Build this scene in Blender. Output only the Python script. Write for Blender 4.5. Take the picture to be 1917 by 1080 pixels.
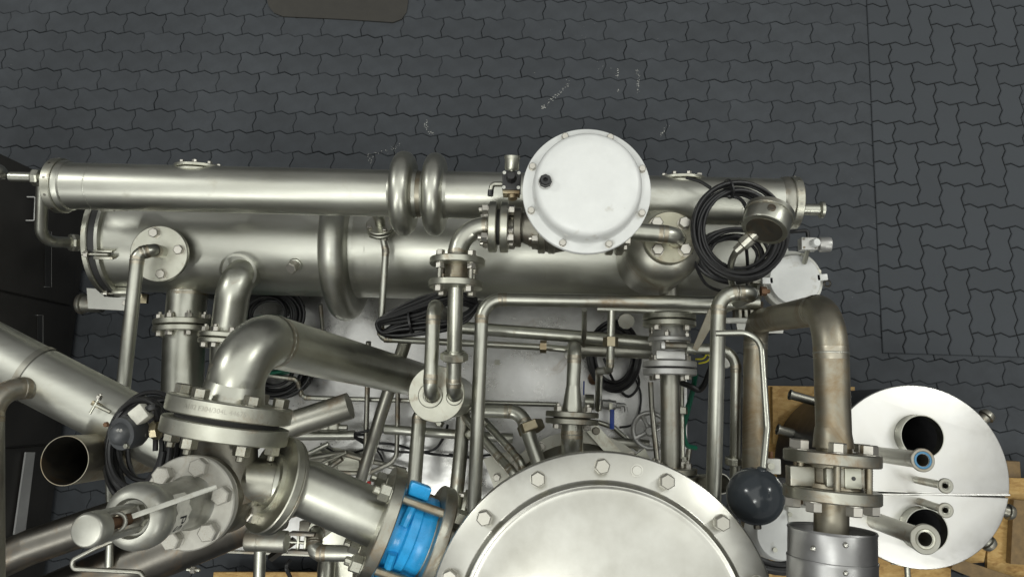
import bpy, bmesh, math, random
from mathutils import Vector, Matrix
random.seed(7)
for o in list(bpy.data.objects): bpy.data.objects.remove(o)
S = bpy.context.scene
COL = S.collection
V = Vector
# ------------------------------------------------------------------ camera
F, CX, CY, CAMH = 1400.0, 958.5, 540.0, 3.862
w = V((0.15768, 0.03477, 0.03001))
RC = Matrix.Rotation(w.length, 3, w.normalized())
CAM = V((0, 0, CAMH))
cd = bpy.data.cameras.new('camera'); cam = bpy.data.objects.new('camera', cd); COL.objects.link(cam)
cam.matrix_world = Matrix.Translation(CAM) @ RC.to_4x4()
cd.sensor_width = 36; cd.lens = F / 1917 * 36; cd.clip_start = 0.05; cd.clip_end = 400
S.camera = cam
# ------------------------------------------------------------------ hall light: grey roof glow, ceiling lamps
wd = bpy.data.worlds.new('World'); S.world = wd; wd.use_nodes = True
bg = wd.node_tree.nodes['Background']
bg.inputs[0].default_value = (0.84, 0.84, 0.82, 1); bg.inputs[1].default_value = 0.28
def area(name, loc, sx, sy, power, col=(0.985, 1, 0.945), tgt=(0, 0, 0)):
    l = bpy.data.lights.new(name, 'AREA'); l.shape = 'RECTANGLE'; l.size = sx; l.size_y = sy; l.energy = power; l.color = col
    o = bpy.data.objects.new(name, l); COL.objects.link(o); o.location = loc
    o.rotation_euler = (V(tgt) - V(loc)).to_track_quat('-Z', 'Y').to_euler()
    return o
area('ceiling_lamp', (0.4, 0.4, 7.5), 12.0, 8.5, 365, tgt=(0.3, 0.6, 0))
area('ceiling_lamp', (-6.5, 3.5, 7.0), 0.5, 1.4, 150, tgt=(-1, 0, 0))
area('ceiling_lamp', (6.5, 3.8, 7.0), 0.5, 1.4, 150, tgt=(1, 0, 0))
area('ceiling_lamp', (4.5, -5.0, 7.0), 0.5, 1.4, 120, tgt=(0, 0, 0))
area('ceiling_lamp', (-1.3, -1.9, 7.0), 0.5, 1.4, 70, tgt=(-0.5, -1, 0))
area('ceiling_lamp', (-4.5, -5.0, 7.0), 0.5, 1.4, 120, tgt=(0, 0, 0))
S.view_settings.view_transform = 'Standard'; S.view_settings.look = 'None'
S.view_settings.exposure = -0.18; S.view_settings.gamma = 1
S.render.engine = 'CYCLES'

# ------------------------------------------------------------------ photo pixel + height -> point
def ray(px, py): return RC @ V(((px - CX) / F, -(py - CY) / F, -1))
def at(px, py, z):
    d = ray(px, py); return CAM + d * ((z - CAMH) / d.z)
def on_x(px, py, X):
    d = ray(px, py); return CAM + d * (X / d.x)
def depth(p): return -((RC.transposed() @ (p - CAM)).z)
def mpx(n, p): return n * depth(p) / F
def topx(p):
    c = RC.transposed() @ (p - CAM); return CX + F * c.x / -c.z, CY - F * c.y / -c.z
def frame(a):
    a = a.normalized(); h = V((0, 0, 1)) if abs(a.z) < 0.9 else V((0, 1, 0))
    u = h.cross(a).normalized(); v = a.cross(u); return u, v, a
def lookm(c, a, s=1.0, ph=0.0):
    u, v, a = frame(a)
    u2 = u * math.cos(ph) + v * math.sin(ph); v2 = a.cross(u2)
    m = Matrix((u2, v2, a)).transposed().to_4x4()
    return Matrix.Translation(c) @ m @ Matrix.Scale(s, 4)

# ------------------------------------------------------------------ materials
MATS = {}
def nodes(name):
    m = bpy.data.materials.new(name); m.use_nodes = True; MATS[name] = m
    nt = m.node_tree; return m, nt, nt.nodes, nt.links, nt.nodes['Principled BSDF']
def N(ns, t, **kw):
    n = ns.new(t)
    for k, v in kw.items():
        if k in n.inputs: n.inputs[k].default_value = v
        else: setattr(n, k, v)
    return n
def c4(c): return (c[0], c[1], c[2], 1)
def ramp(ns, lk, src, a, b, lo, hi):
    r = N(ns, 'ShaderNodeMapRange'); lk.new(src, r.inputs[0])
    r.inputs[1].default_value = a; r.inputs[2].default_value = b; r.inputs[3].default_value = lo; r.inputs[4].default_value = hi
    return r.outputs[0]
def steel(name, col, rough, stain=0.0, stain_col=(0.26, 0.17, 0.09), bump=0.04, dents=0.0, metal=1.0, var=0.24, scale=1.0, stretch=(1, 1, 1)):
    m, nt, ns, lk, b = nodes(name)
    tc = N(ns, 'ShaderNodeTexCoord')
    mp = N(ns, 'ShaderNodeMapping'); mp.inputs['Scale'].default_value = stretch; lk.new(tc.outputs['Object'], mp.inputs[0])
    n1 = N(ns, 'ShaderNodeTexNoise', Scale=7 * scale, Detail=6.0, Roughness=0.62); lk.new(mp.outputs[0], n1.inputs[0])
    n2 = N(ns, 'ShaderNodeTexNoise', Scale=60 * scale, Detail=4.0, Roughness=0.7); lk.new(mp.outputs[0], n2.inputs[0])
    n3 = N(ns, 'ShaderNodeTexNoise', Scale=420.0, Detail=2.0); lk.new(tc.outputs['Object'], n3.inputs[0])
    mx = N(ns, 'ShaderNodeMix', data_type='RGBA'); lk.new(ramp(ns, lk, n1.outputs[0], 0.3, 0.7, 0, 1), mx.inputs[0])
    mx.inputs[6].default_value = c4([x * (1 - var) for x in (col[0], col[1] * 0.99, col[2] * 0.96)]); mx.inputs[7].default_value = c4(col)
    out = mx.outputs[2]
    ra = N(ns, 'ShaderNodeMath', operation='ADD'); lk.new(ramp(ns, lk, n1.outputs[0], 0.25, 0.75, rough - 0.06, rough + 0.05), ra.inputs[0])
    lk.new(ramp(ns, lk, n2.outputs[0], 0.3, 0.7, -0.02, 0.03), ra.inputs[1]); ro = ra.outputs[0]
    if stain > 0:
        n4 = N(ns, 'ShaderNodeTexNoise', Scale=5.5 * scale, Detail=8.0, Roughness=0.7, Distortion=0.6); lk.new(tc.outputs['Object'], n4.inputs[0])
        sf = ramp(ns, lk, n4.outputs[0], 0.62 - 0.35 * stain, 0.80 - 0.25 * stain, 0, 0.85)
        m2 = N(ns, 'ShaderNodeMix', data_type='RGBA'); lk.new(sf, m2.inputs[0]); lk.new(out, m2.inputs[6]); m2.inputs[7].default_value = c4(stain_col)
        out = m2.outputs[2]
        r2 = N(ns, 'ShaderNodeMath', operation='MULTIPLY_ADD'); lk.new(sf, r2.inputs[0]); r2.inputs[1].default_value = 0.22; lk.new(ro, r2.inputs[2]); ro = r2.outputs[0]
    lk.new(out, b.inputs['Base Color']); lk.new(ro, b.inputs['Roughness']); b.inputs['Metallic'].default_value = metal
    bp = N(ns, 'ShaderNodeBump', Strength=bump * 2, Distance=0.0002); lk.new(n3.outputs[0], bp.inputs['Height'])
    if dents > 0:
        n5 = N(ns, 'ShaderNodeTexNoise', Scale=9.0, Detail=3.0, Roughness=0.5); lk.new(tc.outputs['Object'], n5.inputs[0])
        b2 = N(ns, 'ShaderNodeBump', Strength=dents, Distance=0.02); lk.new(n5.outputs[0], b2.inputs['Height']); lk.new(b2.outputs[0], bp.inputs['Normal'])
    lk.new(bp.outputs[0], b.inputs['Normal'])
    return m
def plain(name, col, rough=0.5, metal=0.0, var=0.15, bump=0.05, scale=20.0, spec=0.5, rnd=0.0, speck=None, bscale=300.0):
    m, nt, ns, lk, b = nodes(name)
    tc = N(ns, 'ShaderNodeTexCoord')
    n1 = N(ns, 'ShaderNodeTexNoise', Scale=scale, Detail=6.0, Roughness=0.65); lk.new(tc.outputs['Object'], n1.inputs[0])
    mx = N(ns, 'ShaderNodeMix', data_type='RGBA'); lk.new(ramp(ns, lk, n1.outputs[0], 0.3, 0.7, 0, 1), mx.inputs[0])
    mx.inputs[6].default_value = c4([x * (1 - var) for x in col]); mx.inputs[7].default_value = c4([min(1, x * (1 + var * 0.6)) for x in col])
    out = mx.outputs[2]
    if rnd > 0:
        oi = N(ns, 'ShaderNodeObjectInfo')
        hs = N(ns, 'ShaderNodeHueSaturation'); lk.new(ramp(ns, lk, oi.outputs['Random'], 0, 1, 1 - rnd, 1 + rnd), hs.inputs['Value']); lk.new(out, hs.inputs['Color']); out = hs.outputs[0]
    if speck:
        n6 = N(ns, 'ShaderNodeTexNoise', Scale=speck[1], Detail=3.0, Roughness=0.6); lk.new(tc.outputs['Object'], n6.inputs[0])
        m3 = N(ns, 'ShaderNodeMix', data_type='RGBA'); lk.new(ramp(ns, lk, n6.outputs[0], speck[2], speck[2] + 0.06, 0, 1), m3.inputs[0]); lk.new(out, m3.inputs[6]); m3.inputs[7].default_value = c4(speck[0]); out = m3.outputs[2]
    lk.new(out, b.inputs['Base Color']); b.inputs['Metallic'].default_value = metal
    lk.new(ramp(ns, lk, n1.outputs[0], 0.25, 0.75, max(0.03, rough - 0.06), min(1, rough + 0.06)), b.inputs['Roughness'])
    b.inputs['Specular IOR Level'].default_value = spec
    n3 = N(ns, 'ShaderNodeTexNoise', Scale=bscale, Detail=3.0); lk.new(tc.outputs['Object'], n3.inputs[0])
    bp = N(ns, 'ShaderNodeBump', Strength=bump * 4, Distance=0.001); lk.new(n3.outputs[0], bp.inputs['Height']); lk.new(bp.outputs[0], b.inputs['Normal'])
    return m
M_TINT = steel('heat_tint_steel', (0.50, 0.465, 0.385), 0.38, stain=0.35, stain_col=(0.30, 0.22, 0.13), scale=3)
SS = (0.59, 0.595, 0.54)
M_SHELL = steel('satin_steel_shell', SS, 0.40, stain=0.10, stain_col=(0.42, 0.40, 0.33), bump=0.05, stretch=(0.25, 1, 1))
M_PIPE = steel('pipe_steel', (0.555, 0.56, 0.50), 0.36, stain=0.10)
M_PIPE2 = steel('pipe_steel_dull', (0.45, 0.445, 0.395), 0.42, stain=0.28)
M_BROWN = steel('pipe_steel_heat_tinted', (0.37, 0.345, 0.28), 0.42, stain=0.42, stain_col=(0.25, 0.17, 0.085))
M_FLANGE = steel('turned_flange_steel', (0.585, 0.585, 0.51), 0.39, stain=0.18, scale=2.0)
M_DFL = steel('dull_flange_steel', (0.43, 0.425, 0.37), 0.38, stain=0.3, scale=2.0)
M_BOLT = steel('bolt_steel', (0.62, 0.60, 0.55), 0.34, stain=0.15, scale=6.0)
M_BOLTD = steel('worn_bolt_steel', (0.50, 0.49, 0.445), 0.48, stain=0.2, scale=8.0)
M_LID = steel('lid_steel', (0.62, 0.615, 0.57), 0.34, bump=0.03)
M_FILT = steel('tarnished_flange_steel', (0.47, 0.455, 0.36), 0.45, stain=0.15, scale=3)
M_SHEET = steel('dented_tray_sheet', (0.58, 0.58, 0.575), 0.30, dents=0.10, bump=0.01, stain=0.05)
M_VLID = steel('vessel_lid_sheet', (0.80, 0.795, 0.775), 0.36, dents=0.05, bump=0.02, var=0.06)
M_JACK = steel('jacket_sheet', (0.36, 0.36, 0.365), 0.40, dents=0.03)
M_CAST = steel('cast_body', (0.25, 0.24, 0.205), 0.46, stain=0.32, stain_col=(0.16, 0.10, 0.05), bump=0.2, scale=2.5)
M_CASTL = steel('cast_grey_paint', (0.46, 0.45, 0.41), 0.5, metal=0.45, stain=0.25, stain_col=(0.30, 0.24, 0.16), bump=0.15, scale=3)
M_BONNET = steel('grey_bonnet_paint', (0.43, 0.43, 0.39), 0.42, metal=0.75, stain=0.2, stain_col=(0.28, 0.25, 0.19), bump=0.12, scale=3)
M_SILVER = steel('silver_cast_paint', (0.58, 0.58, 0.57), 0.42, metal=0.7, bump=0.15)
M_DARKST_SHADE = steel('dark_steel_and_shade', (0.20, 0.19, 0.17), 0.40, stain=0.3)  # own tone of dark parts; also painted shade on low pipe and tube bore
M_WHITE = plain('white_enamel', (0.68, 0.69, 0.675), 0.34, var=0.05, bump=0.02, speck=((0.56, 0.555, 0.52), 14.0, 0.64))
M_WHITE2 = plain('white_panel_paint', (0.66, 0.66, 0.61), 0.45, var=0.06, bump=0.03)
M_STRIP = plain('grey_strip_paint', (0.34, 0.34, 0.335), 0.5, var=0.08)
M_BLUE = plain('blue_valve_enamel', (0.022, 0.31, 0.66), 0.28, var=0.18, bump=0.04, scale=30)
M_BLUEH = plain('blue_handle_sleeve', (0.02, 0.06, 0.32), 0.4)
M_RED = plain('red_plastic', (0.60, 0.03, 0.02), 0.4)
M_BLACK = plain('black_rubber', (0.012, 0.012, 0.013), 0.42, var=0.2, bump=0.05)
M_GREEN = plain('green_cable_sleeve', (0.01, 0.12, 0.07), 0.4)
M_YELLOW = plain('yellow_wire', (0.55, 0.50, 0.03), 0.4)
M_PLAST_SHADE = plain('black_plastic_and_bore_shade', (0.02, 0.02, 0.021), 0.38, bump=0.08)
M_BALL = plain('dark_grey_gloss', (0.048, 0.056, 0.064), 0.16, var=0.10, bump=0.02, scale=8)
M_GREYP = plain('scuffed_dark_grey_paint', (0.055, 0.058, 0.062), 0.42, speck=((0.42, 0.41, 0.38), 38.0, 0.655), bump=0.1)
M_CAB = plain('cabinet_black_paint', (0.038, 0.036, 0.033), 0.42, var=0.25, bump=0.03, scale=4)
M_VBODY = plain('vessel_cladding_and_bore_shade', (0.028, 0.028, 0.030), 0.42, var=0.2, bump=0.03)
M_GASKET_SHADE = plain('dark_gasket_and_hole_shade', (0.03, 0.03, 0.03), 0.6)  # gaskets' own black; also paints in the shade of holes and slots
M_BRASS = steel('brass', (0.42, 0.37, 0.26), 0.40, stain=0.3)
M_RUST = steel('rusty_steel', (0.22, 0.14, 0.09), 0.6, stain=0.5, stain_col=(0.20, 0.09, 0.04), metal=0.7, bump=0.2, scale=4)
M_PAVER = plain('charcoal_paver', (0.055, 0.0608, 0.0685), 0.75, var=0.22, bump=0.16, scale=9.0, spec=0.35, rnd=0.07, bscale=420)
M_MAT = plain('charcoal_mat_tile', (0.052, 0.0582, 0.066), 0.68, var=0.08, bump=0.10, scale=8.0, spec=0.35, rnd=0.06, bscale=500)
M_JOINT = plain('joint_sand', (0.020, 0.0195, 0.018), 0.95, var=0.5, bump=0.3, scale=30, speck=((0.055, 0.054, 0.050), 2.6, 0.60))
M_MATJ = plain('mat_joint_rubber', (0.017, 0.017, 0.017), 0.95, spec=0.1)
M_COVER = plain('brown_cover_plate', (0.041, 0.038, 0.032), 0.65, var=0.2, bump=0.12, scale=14)
M_CHALK = plain('white_scuff', (0.55, 0.55, 0.52), 0.9, var=0.3, scale=90)
M_INK = plain('black_ink', (0.012, 0.012, 0.016), 0.6)
M_STAMP = plain('stamped_mark', (0.40, 0.39, 0.34), 0.5, metal=0.9)
M_TAPE = plain('white_tape', (0.60, 0.59, 0.52), 0.6, var=0.15, scale=60)
M_BLUEG = plain('light_blue_gasket', (0.07, 0.22, 0.38), 0.5)
def osb():
    m, nt, ns, lk, b = nodes('oriented_strand_board')
    tc = N(ns, 'ShaderNodeTexCoord'); mp = N(ns, 'ShaderNodeMapping'); mp.inputs['Scale'].default_value = (1, 2.2, 1); lk.new(tc.outputs['Object'], mp.inputs[0])
    v = N(ns, 'ShaderNodeTexVoronoi', Scale=26.0); lk.new(mp.outputs[0], v.inputs[0])
    n1 = N(ns, 'ShaderNodeTexNoise', Scale=40.0, Detail=5.0); lk.new(mp.outputs[0], n1.inputs[0])
    cr = N(ns, 'ShaderNodeValToRGB'); e = cr.color_ramp.elements
    e[0].color = (0.24, 0.12, 0.03, 1); e[1].color = (0.58, 0.40, 0.16, 1); x = e.new(0.45); x.color = (0.44, 0.27, 0.085, 1)
    ad = N(ns, 'ShaderNodeMath', operation='MULTIPLY_ADD'); lk.new(v.outputs['Color'], ad.inputs[0]); ad.inputs[1].default_value = 0.55; lk.new(ramp(ns, lk, n1.outputs[0], 0.3, 0.7, 0, 0.45), ad.inputs[2])
    lk.new(ad.outputs[0], cr.inputs[0]); lk.new(cr.outputs[0], b.inputs['Base Color']); b.inputs['Roughness'].default_value = 0.6
    bp = N(ns, 'ShaderNodeBump', Strength=0.3, Distance=0.002); lk.new(v.outputs[0], bp.inputs['Height']); lk.new(bp.outputs[0], b.inputs['Normal'])
    return m
M_OSB = osb()
M_BEAM = plain('brown_timber', (0.20, 0.13, 0.055), 0.6, var=0.3, scale=30)

# ------------------------------------------------------------------ mesh builder
WM = {}
def link(name, me, mat, parent, world=None):
    o = bpy.data.objects.new(name, me); COL.objects.link(o)
    if mat and not me.materials: me.materials.append(mat)
    W_ = world or Matrix.Identity(4)
    if parent is not None:
        o.parent = parent; o.matrix_parent_inverse = WM[parent.name].inverted()
    o.matrix_basis = W_; WM[o.name] = W_
    return o
def tag(o, label, cat, group=None):
    o['label'] = label; o['category'] = cat
    if group: o['group'] = group
    return o
def thing(name, label, cat, loc, group=None):
    o = bpy.data.objects.new(name, None); COL.objects.link(o); o.empty_display_size = 0.05
    o.location = loc; WM[o.name] = Matrix.Translation(loc)
    return tag(o, label, cat, group)
class MB:
    def __init__(s): s.v = []; s.f = []
    def ring(s, c, u, v, r, n):
        k = len(s.v)
        for i in range(n):
            t = 2 * math.pi * i / n; s.v.append(c + (u * math.cos(t) + v * math.sin(t)) * r)
        return k
    def bridge(s, a, b, n):
        for i in range(n):
            j = (i + 1) % n; s.f.append((a + i, a + j, b + j, b + i))
    def lathe(s, prof, c, a, n=40, closed=False):
        u, v, a = frame(a); ks = []
        for r, h in prof:
            if r < 1e-6: s.v.append(c + a * h); ks.append((len(s.v) - 1, True))
            else: ks.append((s.ring(c + a * h, u, v, r, n), False))
        prs = list(zip(ks, ks[1:]))
        if closed: prs.append((ks[-1], ks[0]))
        for (k0, p0), (k1, p1) in prs:
            if p0 and p1: continue
            if p0:
                for i in range(n): s.f.append((k0, k1 + (i + 1) % n, k1 + i))
            elif p1:
                for i in range(n): s.f.append((k0 + i, k0 + (i + 1) % n, k1))
            else: s.bridge(k0, k1, n)
        return s
    def sweep(s, pts, r, n=20, cap=True):
        m = len(pts); rs = r if isinstance(r, (list, tuple)) else [r] * m
        t0 = (pts[1] - pts[0]).normalized(); u, v, _ = frame(t0); last = None; pt = t0
        for i, p in enumerate(pts):
            t = (pts[min(i + 1, m - 1)] - pts[max(i - 1, 0)]).normalized()
            q = pt.rotation_difference(t); u = q @ u; v = q @ v; pt = t
            k = s.ring(p, u, v, rs[i], n)
            if last is not None: s.bridge(last, k, n)
            elif cap: s.v.append(p.copy()); c = len(s.v) - 1; s.f += [(c, k + (j + 1) % n, k + j) for j in range(n)]
            last = k
        if cap: s.v.append(pts[-1].copy()); c = len(s.v) - 1; s.f += [(last + j, last + (j + 1) % n, c) for j in range(n)]
        return s
    def box(s, c, X, Y, Z, ch=0.0):
        # X,Y,Z: half-extent vectors; chamfered box
        if ch <= 0:
            k = len(s.v)
            for sx in (-1, 1):
                for sy in (-1, 1):
                    for sz in (-1, 1): s.v.append(c + X * sx + Y * sy + Z * sz)
            for q in ((0, 1, 3, 2), (4, 6, 7, 5), (0, 4, 5, 1), (2, 3, 7, 6), (0, 2, 6, 4), (1, 5, 7, 3)): s.f.append(tuple(k + i for i in q))
            return s
        bm = bmesh.new(); bmesh.ops.create_cube(bm, size=2)
        L = (X.length, Y.length, Z.length)
        for vv in bm.verts: vv.co = V((vv.co.x * L[0], vv.co.y * L[1], vv.co.z * L[2]))
        bmesh.ops.bevel(bm, geom=list(bm.edges), offset=min(ch, 0.45 * min(L) * 2), segments=2, profile=0.5, affect='EDGES')
        k = len(s.v); xn, yn, zn = X.normalized(), Y.normalized(), Z.normalized()
        bm.verts.index_update()
        for vv in bm.verts: s.v.append(c + xn * vv.co.x + yn * vv.co.y + zn * vv.co.z)
        for ff in bm.faces: s.f.append(tuple(k + x.index for x in ff.verts))
        bm.free(); return s
    def prism(s, poly, h):   # poly: list of Vector, h: extrude vector
        k = len(s.v); n = len(poly)
        s.v += [p.copy() for p in poly] + [p + h for p in poly]
        s.f.append(tuple(k + i for i in reversed(range(n)))); s.f.append(tuple(k + n + i for i in range(n)))
        for i in range(n): j = (i + 1) % n; s.f.append((k + i, k + j, k + n + j, k + n + i))
        return s
    def build(s, name, mat, parent=None, ang=38):
        me = bpy.data.meshes.new(name); me.from_pydata([tuple(p) for p in s.v], [], s.f)
        bm = bmesh.new(); bm.from_mesh(me); bmesh.ops.recalc_face_normals(bm, faces=bm.faces); bm.to_mesh(me); bm.free()
        me.polygons.foreach_set('use_smooth', [True] * len(me.polygons)); me.set_sharp_from_angle(angle=math.radians(ang))
        return link(name, me, mat, parent)
def arcpath(pts, bend, seg=9):
    out = [pts[0]]; marks = []
    for i in range(1, len(pts) - 1):
        p, a, b = pts[i], pts[i - 1], pts[i + 1]
        d1 = (a - p); d2 = (b - p); l1, l2 = d1.length, d2.length; d1.normalize(); d2.normalize()
        th = d1.angle(d2)
        if th > 3.05: out.append(p); continue
        bb = bend[i - 1] if isinstance(bend, (list, tuple)) else bend
        t = min(bb / math.tan(th / 2), 0.48 * l1 if i > 1 else 0.95 * l1, 0.48 * l2 if i < len(pts) - 2 else 0.95 * l2)
        R = t * math.tan(th / 2); bis = (d1 + d2).normalized(); c = p + bis * (R / math.sin(th / 2))
        s0 = p + d1 * t - c; s1 = p + d2 * t - c; ax = s0.cross(s1).normalized(); tot = s0.angle(s1)
        for k in range(seg + 1): out.append(c + Matrix.Rotation(tot * k / seg, 3, ax) @ s0)
        marks += [(p + d1 * t, d1), (p + d2 * t, d2)]
    out.append(pts[-1]); return out, marks
def weld(parent, p, a, r, mat=None):
    if r < 0.085: MB().lathe([(r + 0.0001, -0.016), (r + 0.0006, -0.012), (r + 0.0006, 0.012), (r + 0.0001, 0.016)], p, a, 44).build('heat_tint', M_TINT, parent)
    MB().lathe([(r * 0.99, -0.0035), (r + 0.0012, -0.002), (r + 0.0017, 0), (r + 0.0012, 0.002), (r * 0.99, 0.0035)], p, a, 24).build('weld_bead', mat or M_PIPE2, parent)
def pipe(parent, pts, r, bend=0.07, mat=None, name='pipe', welds=True, n=22, cap=True):
    pts = [p if isinstance(p, V) else at(*p) for p in pts]
    path, marks = arcpath(pts, bend)
    o = MB().sweep(path, r, n, cap).build(name, mat or M_PIPE, parent)
    if welds:
        for p, d in marks: weld(o if parent is not None else None, p, d, r) if parent is not None else None
    return o
def hexmesh(name, h=0.62, dome=True):
    b = MB(); A = [V((math.cos(i * math.pi / 3), math.sin(i * math.pi / 3), 0)) * 0.577 for i in range(6)]
    # washer
    b.lathe([(0.0, 0.0), (0.60, 0.0), (0.60, 0.06), (0.0, 0.09)], V(), V((0, 0, 1)), 18)
    k = len(b.v)
    b.v += [a + V((0, 0, 0.09)) for a in A] + [a + V((0, 0, h - 0.07)) for a in A] + [a * 0.86 + V((0, 0, h)) for a in A]
    for i in range(6):
        j = (i + 1) % 6; b.f += [(k + i, k + j, k + 6 + j, k + 6 + i), (k + 6 + i, k + 6 + j, k + 12 + j, k + 12 + i)]
    if dome: b.f.append(tuple(k + 12 + i for i in range(6)))
    else:
        b.f.append(tuple(k + 12 + i for i in range(6)))
        b.lathe([(0.28, h - 0.05), (0.28, h + 0.32), (0.22, h + 0.38), (0, h + 0.38)], V(), V((0, 0, 1)), 10)
    me = bpy.data.meshes.new(name); me.from_pydata([tuple(p) for p in b.v], [], b.f)
    bm = bmesh.new(); bm.from_mesh(me); bmesh.ops.recalc_face_normals(bm, faces=bm.faces); bm.to_mesh(me); bm.free()
    return me
HEX = {}
def bolt(parent, p, a, s, kind='bolt', mat=None):
    mat = mat or M_BOLT; key = (kind, mat.name)
    if key not in HEX: HEX[key] = hexmesh(kind, 0.70 if kind == 'bolt' else 0.75, kind == 'bolt'); HEX[key].materials.append(mat)
    return link(kind, HEX[key], None, parent, lookm(p, a, s, random.uniform(0, 1)))
def flange(parent, c, a, R, t, rb, n=4, bs=0.02, pcd=None, ph=0.4, mat=None, sides=(1,), name='flange', bm_=None, kinds=None):
    a = a.normalized(); ch = min(0.003, t * 0.18)
    o = MB().lathe([(rb, -t / 2), (R - ch, -t / 2), (R, -t / 2 + ch), (R, t / 2 - ch), (R - ch, t / 2), (rb, t / 2)], c, a, 56, True).build(name, mat or M_FLANGE, parent, 30)
    u, v, _ = frame(a); pc = pcd or (R * 0.78)
    for s_ in sides:
        for i in range(n):
            th = ph + 2 * math.pi * i / n
            bolt(o, c + (u * math.cos(th) + v * math.sin(th)) * pc + a * s_ * t / 2, a * s_, bs, 'bolt' if s_ > 0 else 'nut', bm_)
    return o
def flange_pair(parent, c, a, R, t, gap, rb, n=4, bs=0.022, ph=0.4, mat=None, bm_=None, gasket=True):
    a = a.normalized()
    f1 = flange(parent, c + a * (t + gap) / 2, a, R, t, rb, n, bs, None, ph, mat, (1,), bm_=bm_)
    f2 = flange(parent, c - a * (t + gap) / 2, a, R, t, rb, n, bs, None, ph, mat, (-1,), bm_=bm_)
    if gasket: MB().lathe([(rb, -gap / 2), (R * 0.70, -gap / 2), (R * 0.70, gap / 2), (rb, gap / 2)], c, a, 36, True).build('gasket', M_GASKET_SHADE, parent)
    return f1, f2
def catmull(pts, k=6):
    out = []; n = len(pts)
    for i in range(n - 1):
        p0, p1, p2, p3 = pts[max(i - 1, 0)], pts[i], pts[i + 1], pts[min(i + 2, n - 1)]
        for j in range(k):
            t = j / k
            out.append(0.5 * ((2 * p1) + (p2 - p0) * t + (2 * p0 - 5 * p1 + 4 * p2 - p3) * t * t + (3 * p1 - p0 - 3 * p2 + p3) * t ** 3))
    out.append(pts[-1]); return out
def cable(pts, r, mat=None, name='cable', parent=None, n=8, k=6):
    pts = [p if isinstance(p, V) else at(*p) for p in pts]
    return MB().sweep(catmull(pts, k), r, n).build(name, mat or M_BLACK, parent)
def coil_pts(c, X, Y, loops, jit, seed, dz=0.0, a0=0.0, per=14):
    rg = random.Random(seed); out = []; n = loops * per; zz = V((0, 0, 1))
    off = []
    for q in range(loops + 2):
        b_ = -1 + 2 * ((q * 0.618 * 3 + 0.13) % 1.0) if loops > 6 else -1 + 2 * q / (loops + 1)
        off.append((b_ + rg.uniform(-.12, .12), b_ * 0.8 + rg.uniform(-.3, .3), rg.uniform(0, 1)))
    for i in range(n + 1):
        t = a0 + 2 * math.pi * i / per; q = i / per; a = int(q); f = q - a; f = f * f * (3 - 2 * f)
        o = [off[a][m] * (1 - f) + off[a + 1][m] * f for m in range(3)]
        s = 1 + jit * o[0]
        out.append(c + X * math.cos(t) * s + Y * math.sin(t) * (1 + jit * o[1]) + zz * (dz * o[2]))
    return out
def text_mesh(txt, size, fn, mat, parent, name='lettering', ext=0.0004):
    cu = bpy.data.curves.new('t', 'FONT'); cu.body = txt; cu.size = size; cu.align_x = 'CENTER'; cu.align_y = 'CENTER'; cu.resolution_u = 3
    ob = bpy.data.objects.new('t', cu); COL.objects.link(ob)
    me = bpy.data.meshes.new_from_object(ob); bpy.data.objects.remove(ob)
    me.materials.clear()
    bm = bmesh.new(); bm.from_mesh(me); bmesh.ops.subdivide_edges(bm, edges=bm.edges, cuts=1); bm.to_mesh(me); bm.free()
    for v in me.vertices: v.co = fn(v.co.x, v.co.y)
    return link(name, me, mat, parent)
UP = V((0, 0, 1)); AX = V((1, 0, 0)); AY = V((0, 1, 0))
def struct(o): o['kind'] = 'structure'; return o
def stuff(o): o['kind'] = 'stuff'; return o

# ================================================================== GROUND
gm = MB(); gm.box(V((0, 0, -0.32)), AX * 60, AY * 60, UP * 0.30); struct(gm.build('ground', M_JOINT))
CXW, CYW = 0.1125, 0.1138
def zig(p, q, sgn, A=0.0062):
    d = q - p; nrm = V((-d.y, d.x, 0)).normalized() * sgn
    return [p, p + d * 0.30 + nrm * A, p + d * 0.66 - nrm * A]
def paver_mesh(name, nx, ny, gap=0.0012, ch=0.0035, th=0.03, A=0.0088, cy=CYW, straight=()):
    P = []
    W_, H_ = nx * CXW, ny * cy
    x0, y0 = -W_ / 2, -H_ / 2
    pt = lambda i, j: V((x0 + i * CXW, y0 + j * cy, 0))
    # counter-clockwise: bottom edge (left->right), right (up), top (right->left), left (down); wave: +y at 0.3 going right, +x at 0.3 going down
    for i in range(nx): P += zig(pt(i, 0), pt(i + 1, 0), 1, 0 if 'b' in straight else A)
    def rev(p, q, s, amp):
        z = zig(q, p, s, amp); return [p, z[2], z[1]]
    for j in range(ny): P += rev(pt(nx, j), pt(nx, j + 1), 1, 0 if 'r' in straight else A)
    for i in range(nx, 0, -1): P += rev(pt(i, ny), pt(i - 1, ny), 1, A)
    for j in range(ny, 0, -1): P += zig(pt(0, j), pt(0, j - 1), 1, 0 if 'l' in straight else A)
    n = len(P)
    def inset(d):
        out = []
        for i in range(n):
            a, b, c = P[i - 1], P[i], P[(i + 1) % n]
            n1 = V((-(b - a).y, (b - a).x, 0)).normalized(); n2 = V((-(c - b).y, (c - b).x, 0)).normalized()
            m = (n1 + n2).normalized(); out.append(b + m * (d / max(0.5, m.dot(n1))))
        return out
    b = MB(); r0 = inset(gap); r1 = inset(gap + ch)
    b.v = [p + UP * -th for p in r0] + [p + UP * -ch * 0.8 for p in r0] + r1
    for i in range(n):
        j = (i + 1) % n; b.f += [(i, j, n + j, n + i), (n + i, n + j, 2 * n + j, 2 * n + i)]
    b.f.append(tuple(2 * n + i for i in range(n)))
    me = bpy.data.meshes.new(name); me.from_pydata([tuple(p) for p in b.v], [], b.f)
    return me
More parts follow.
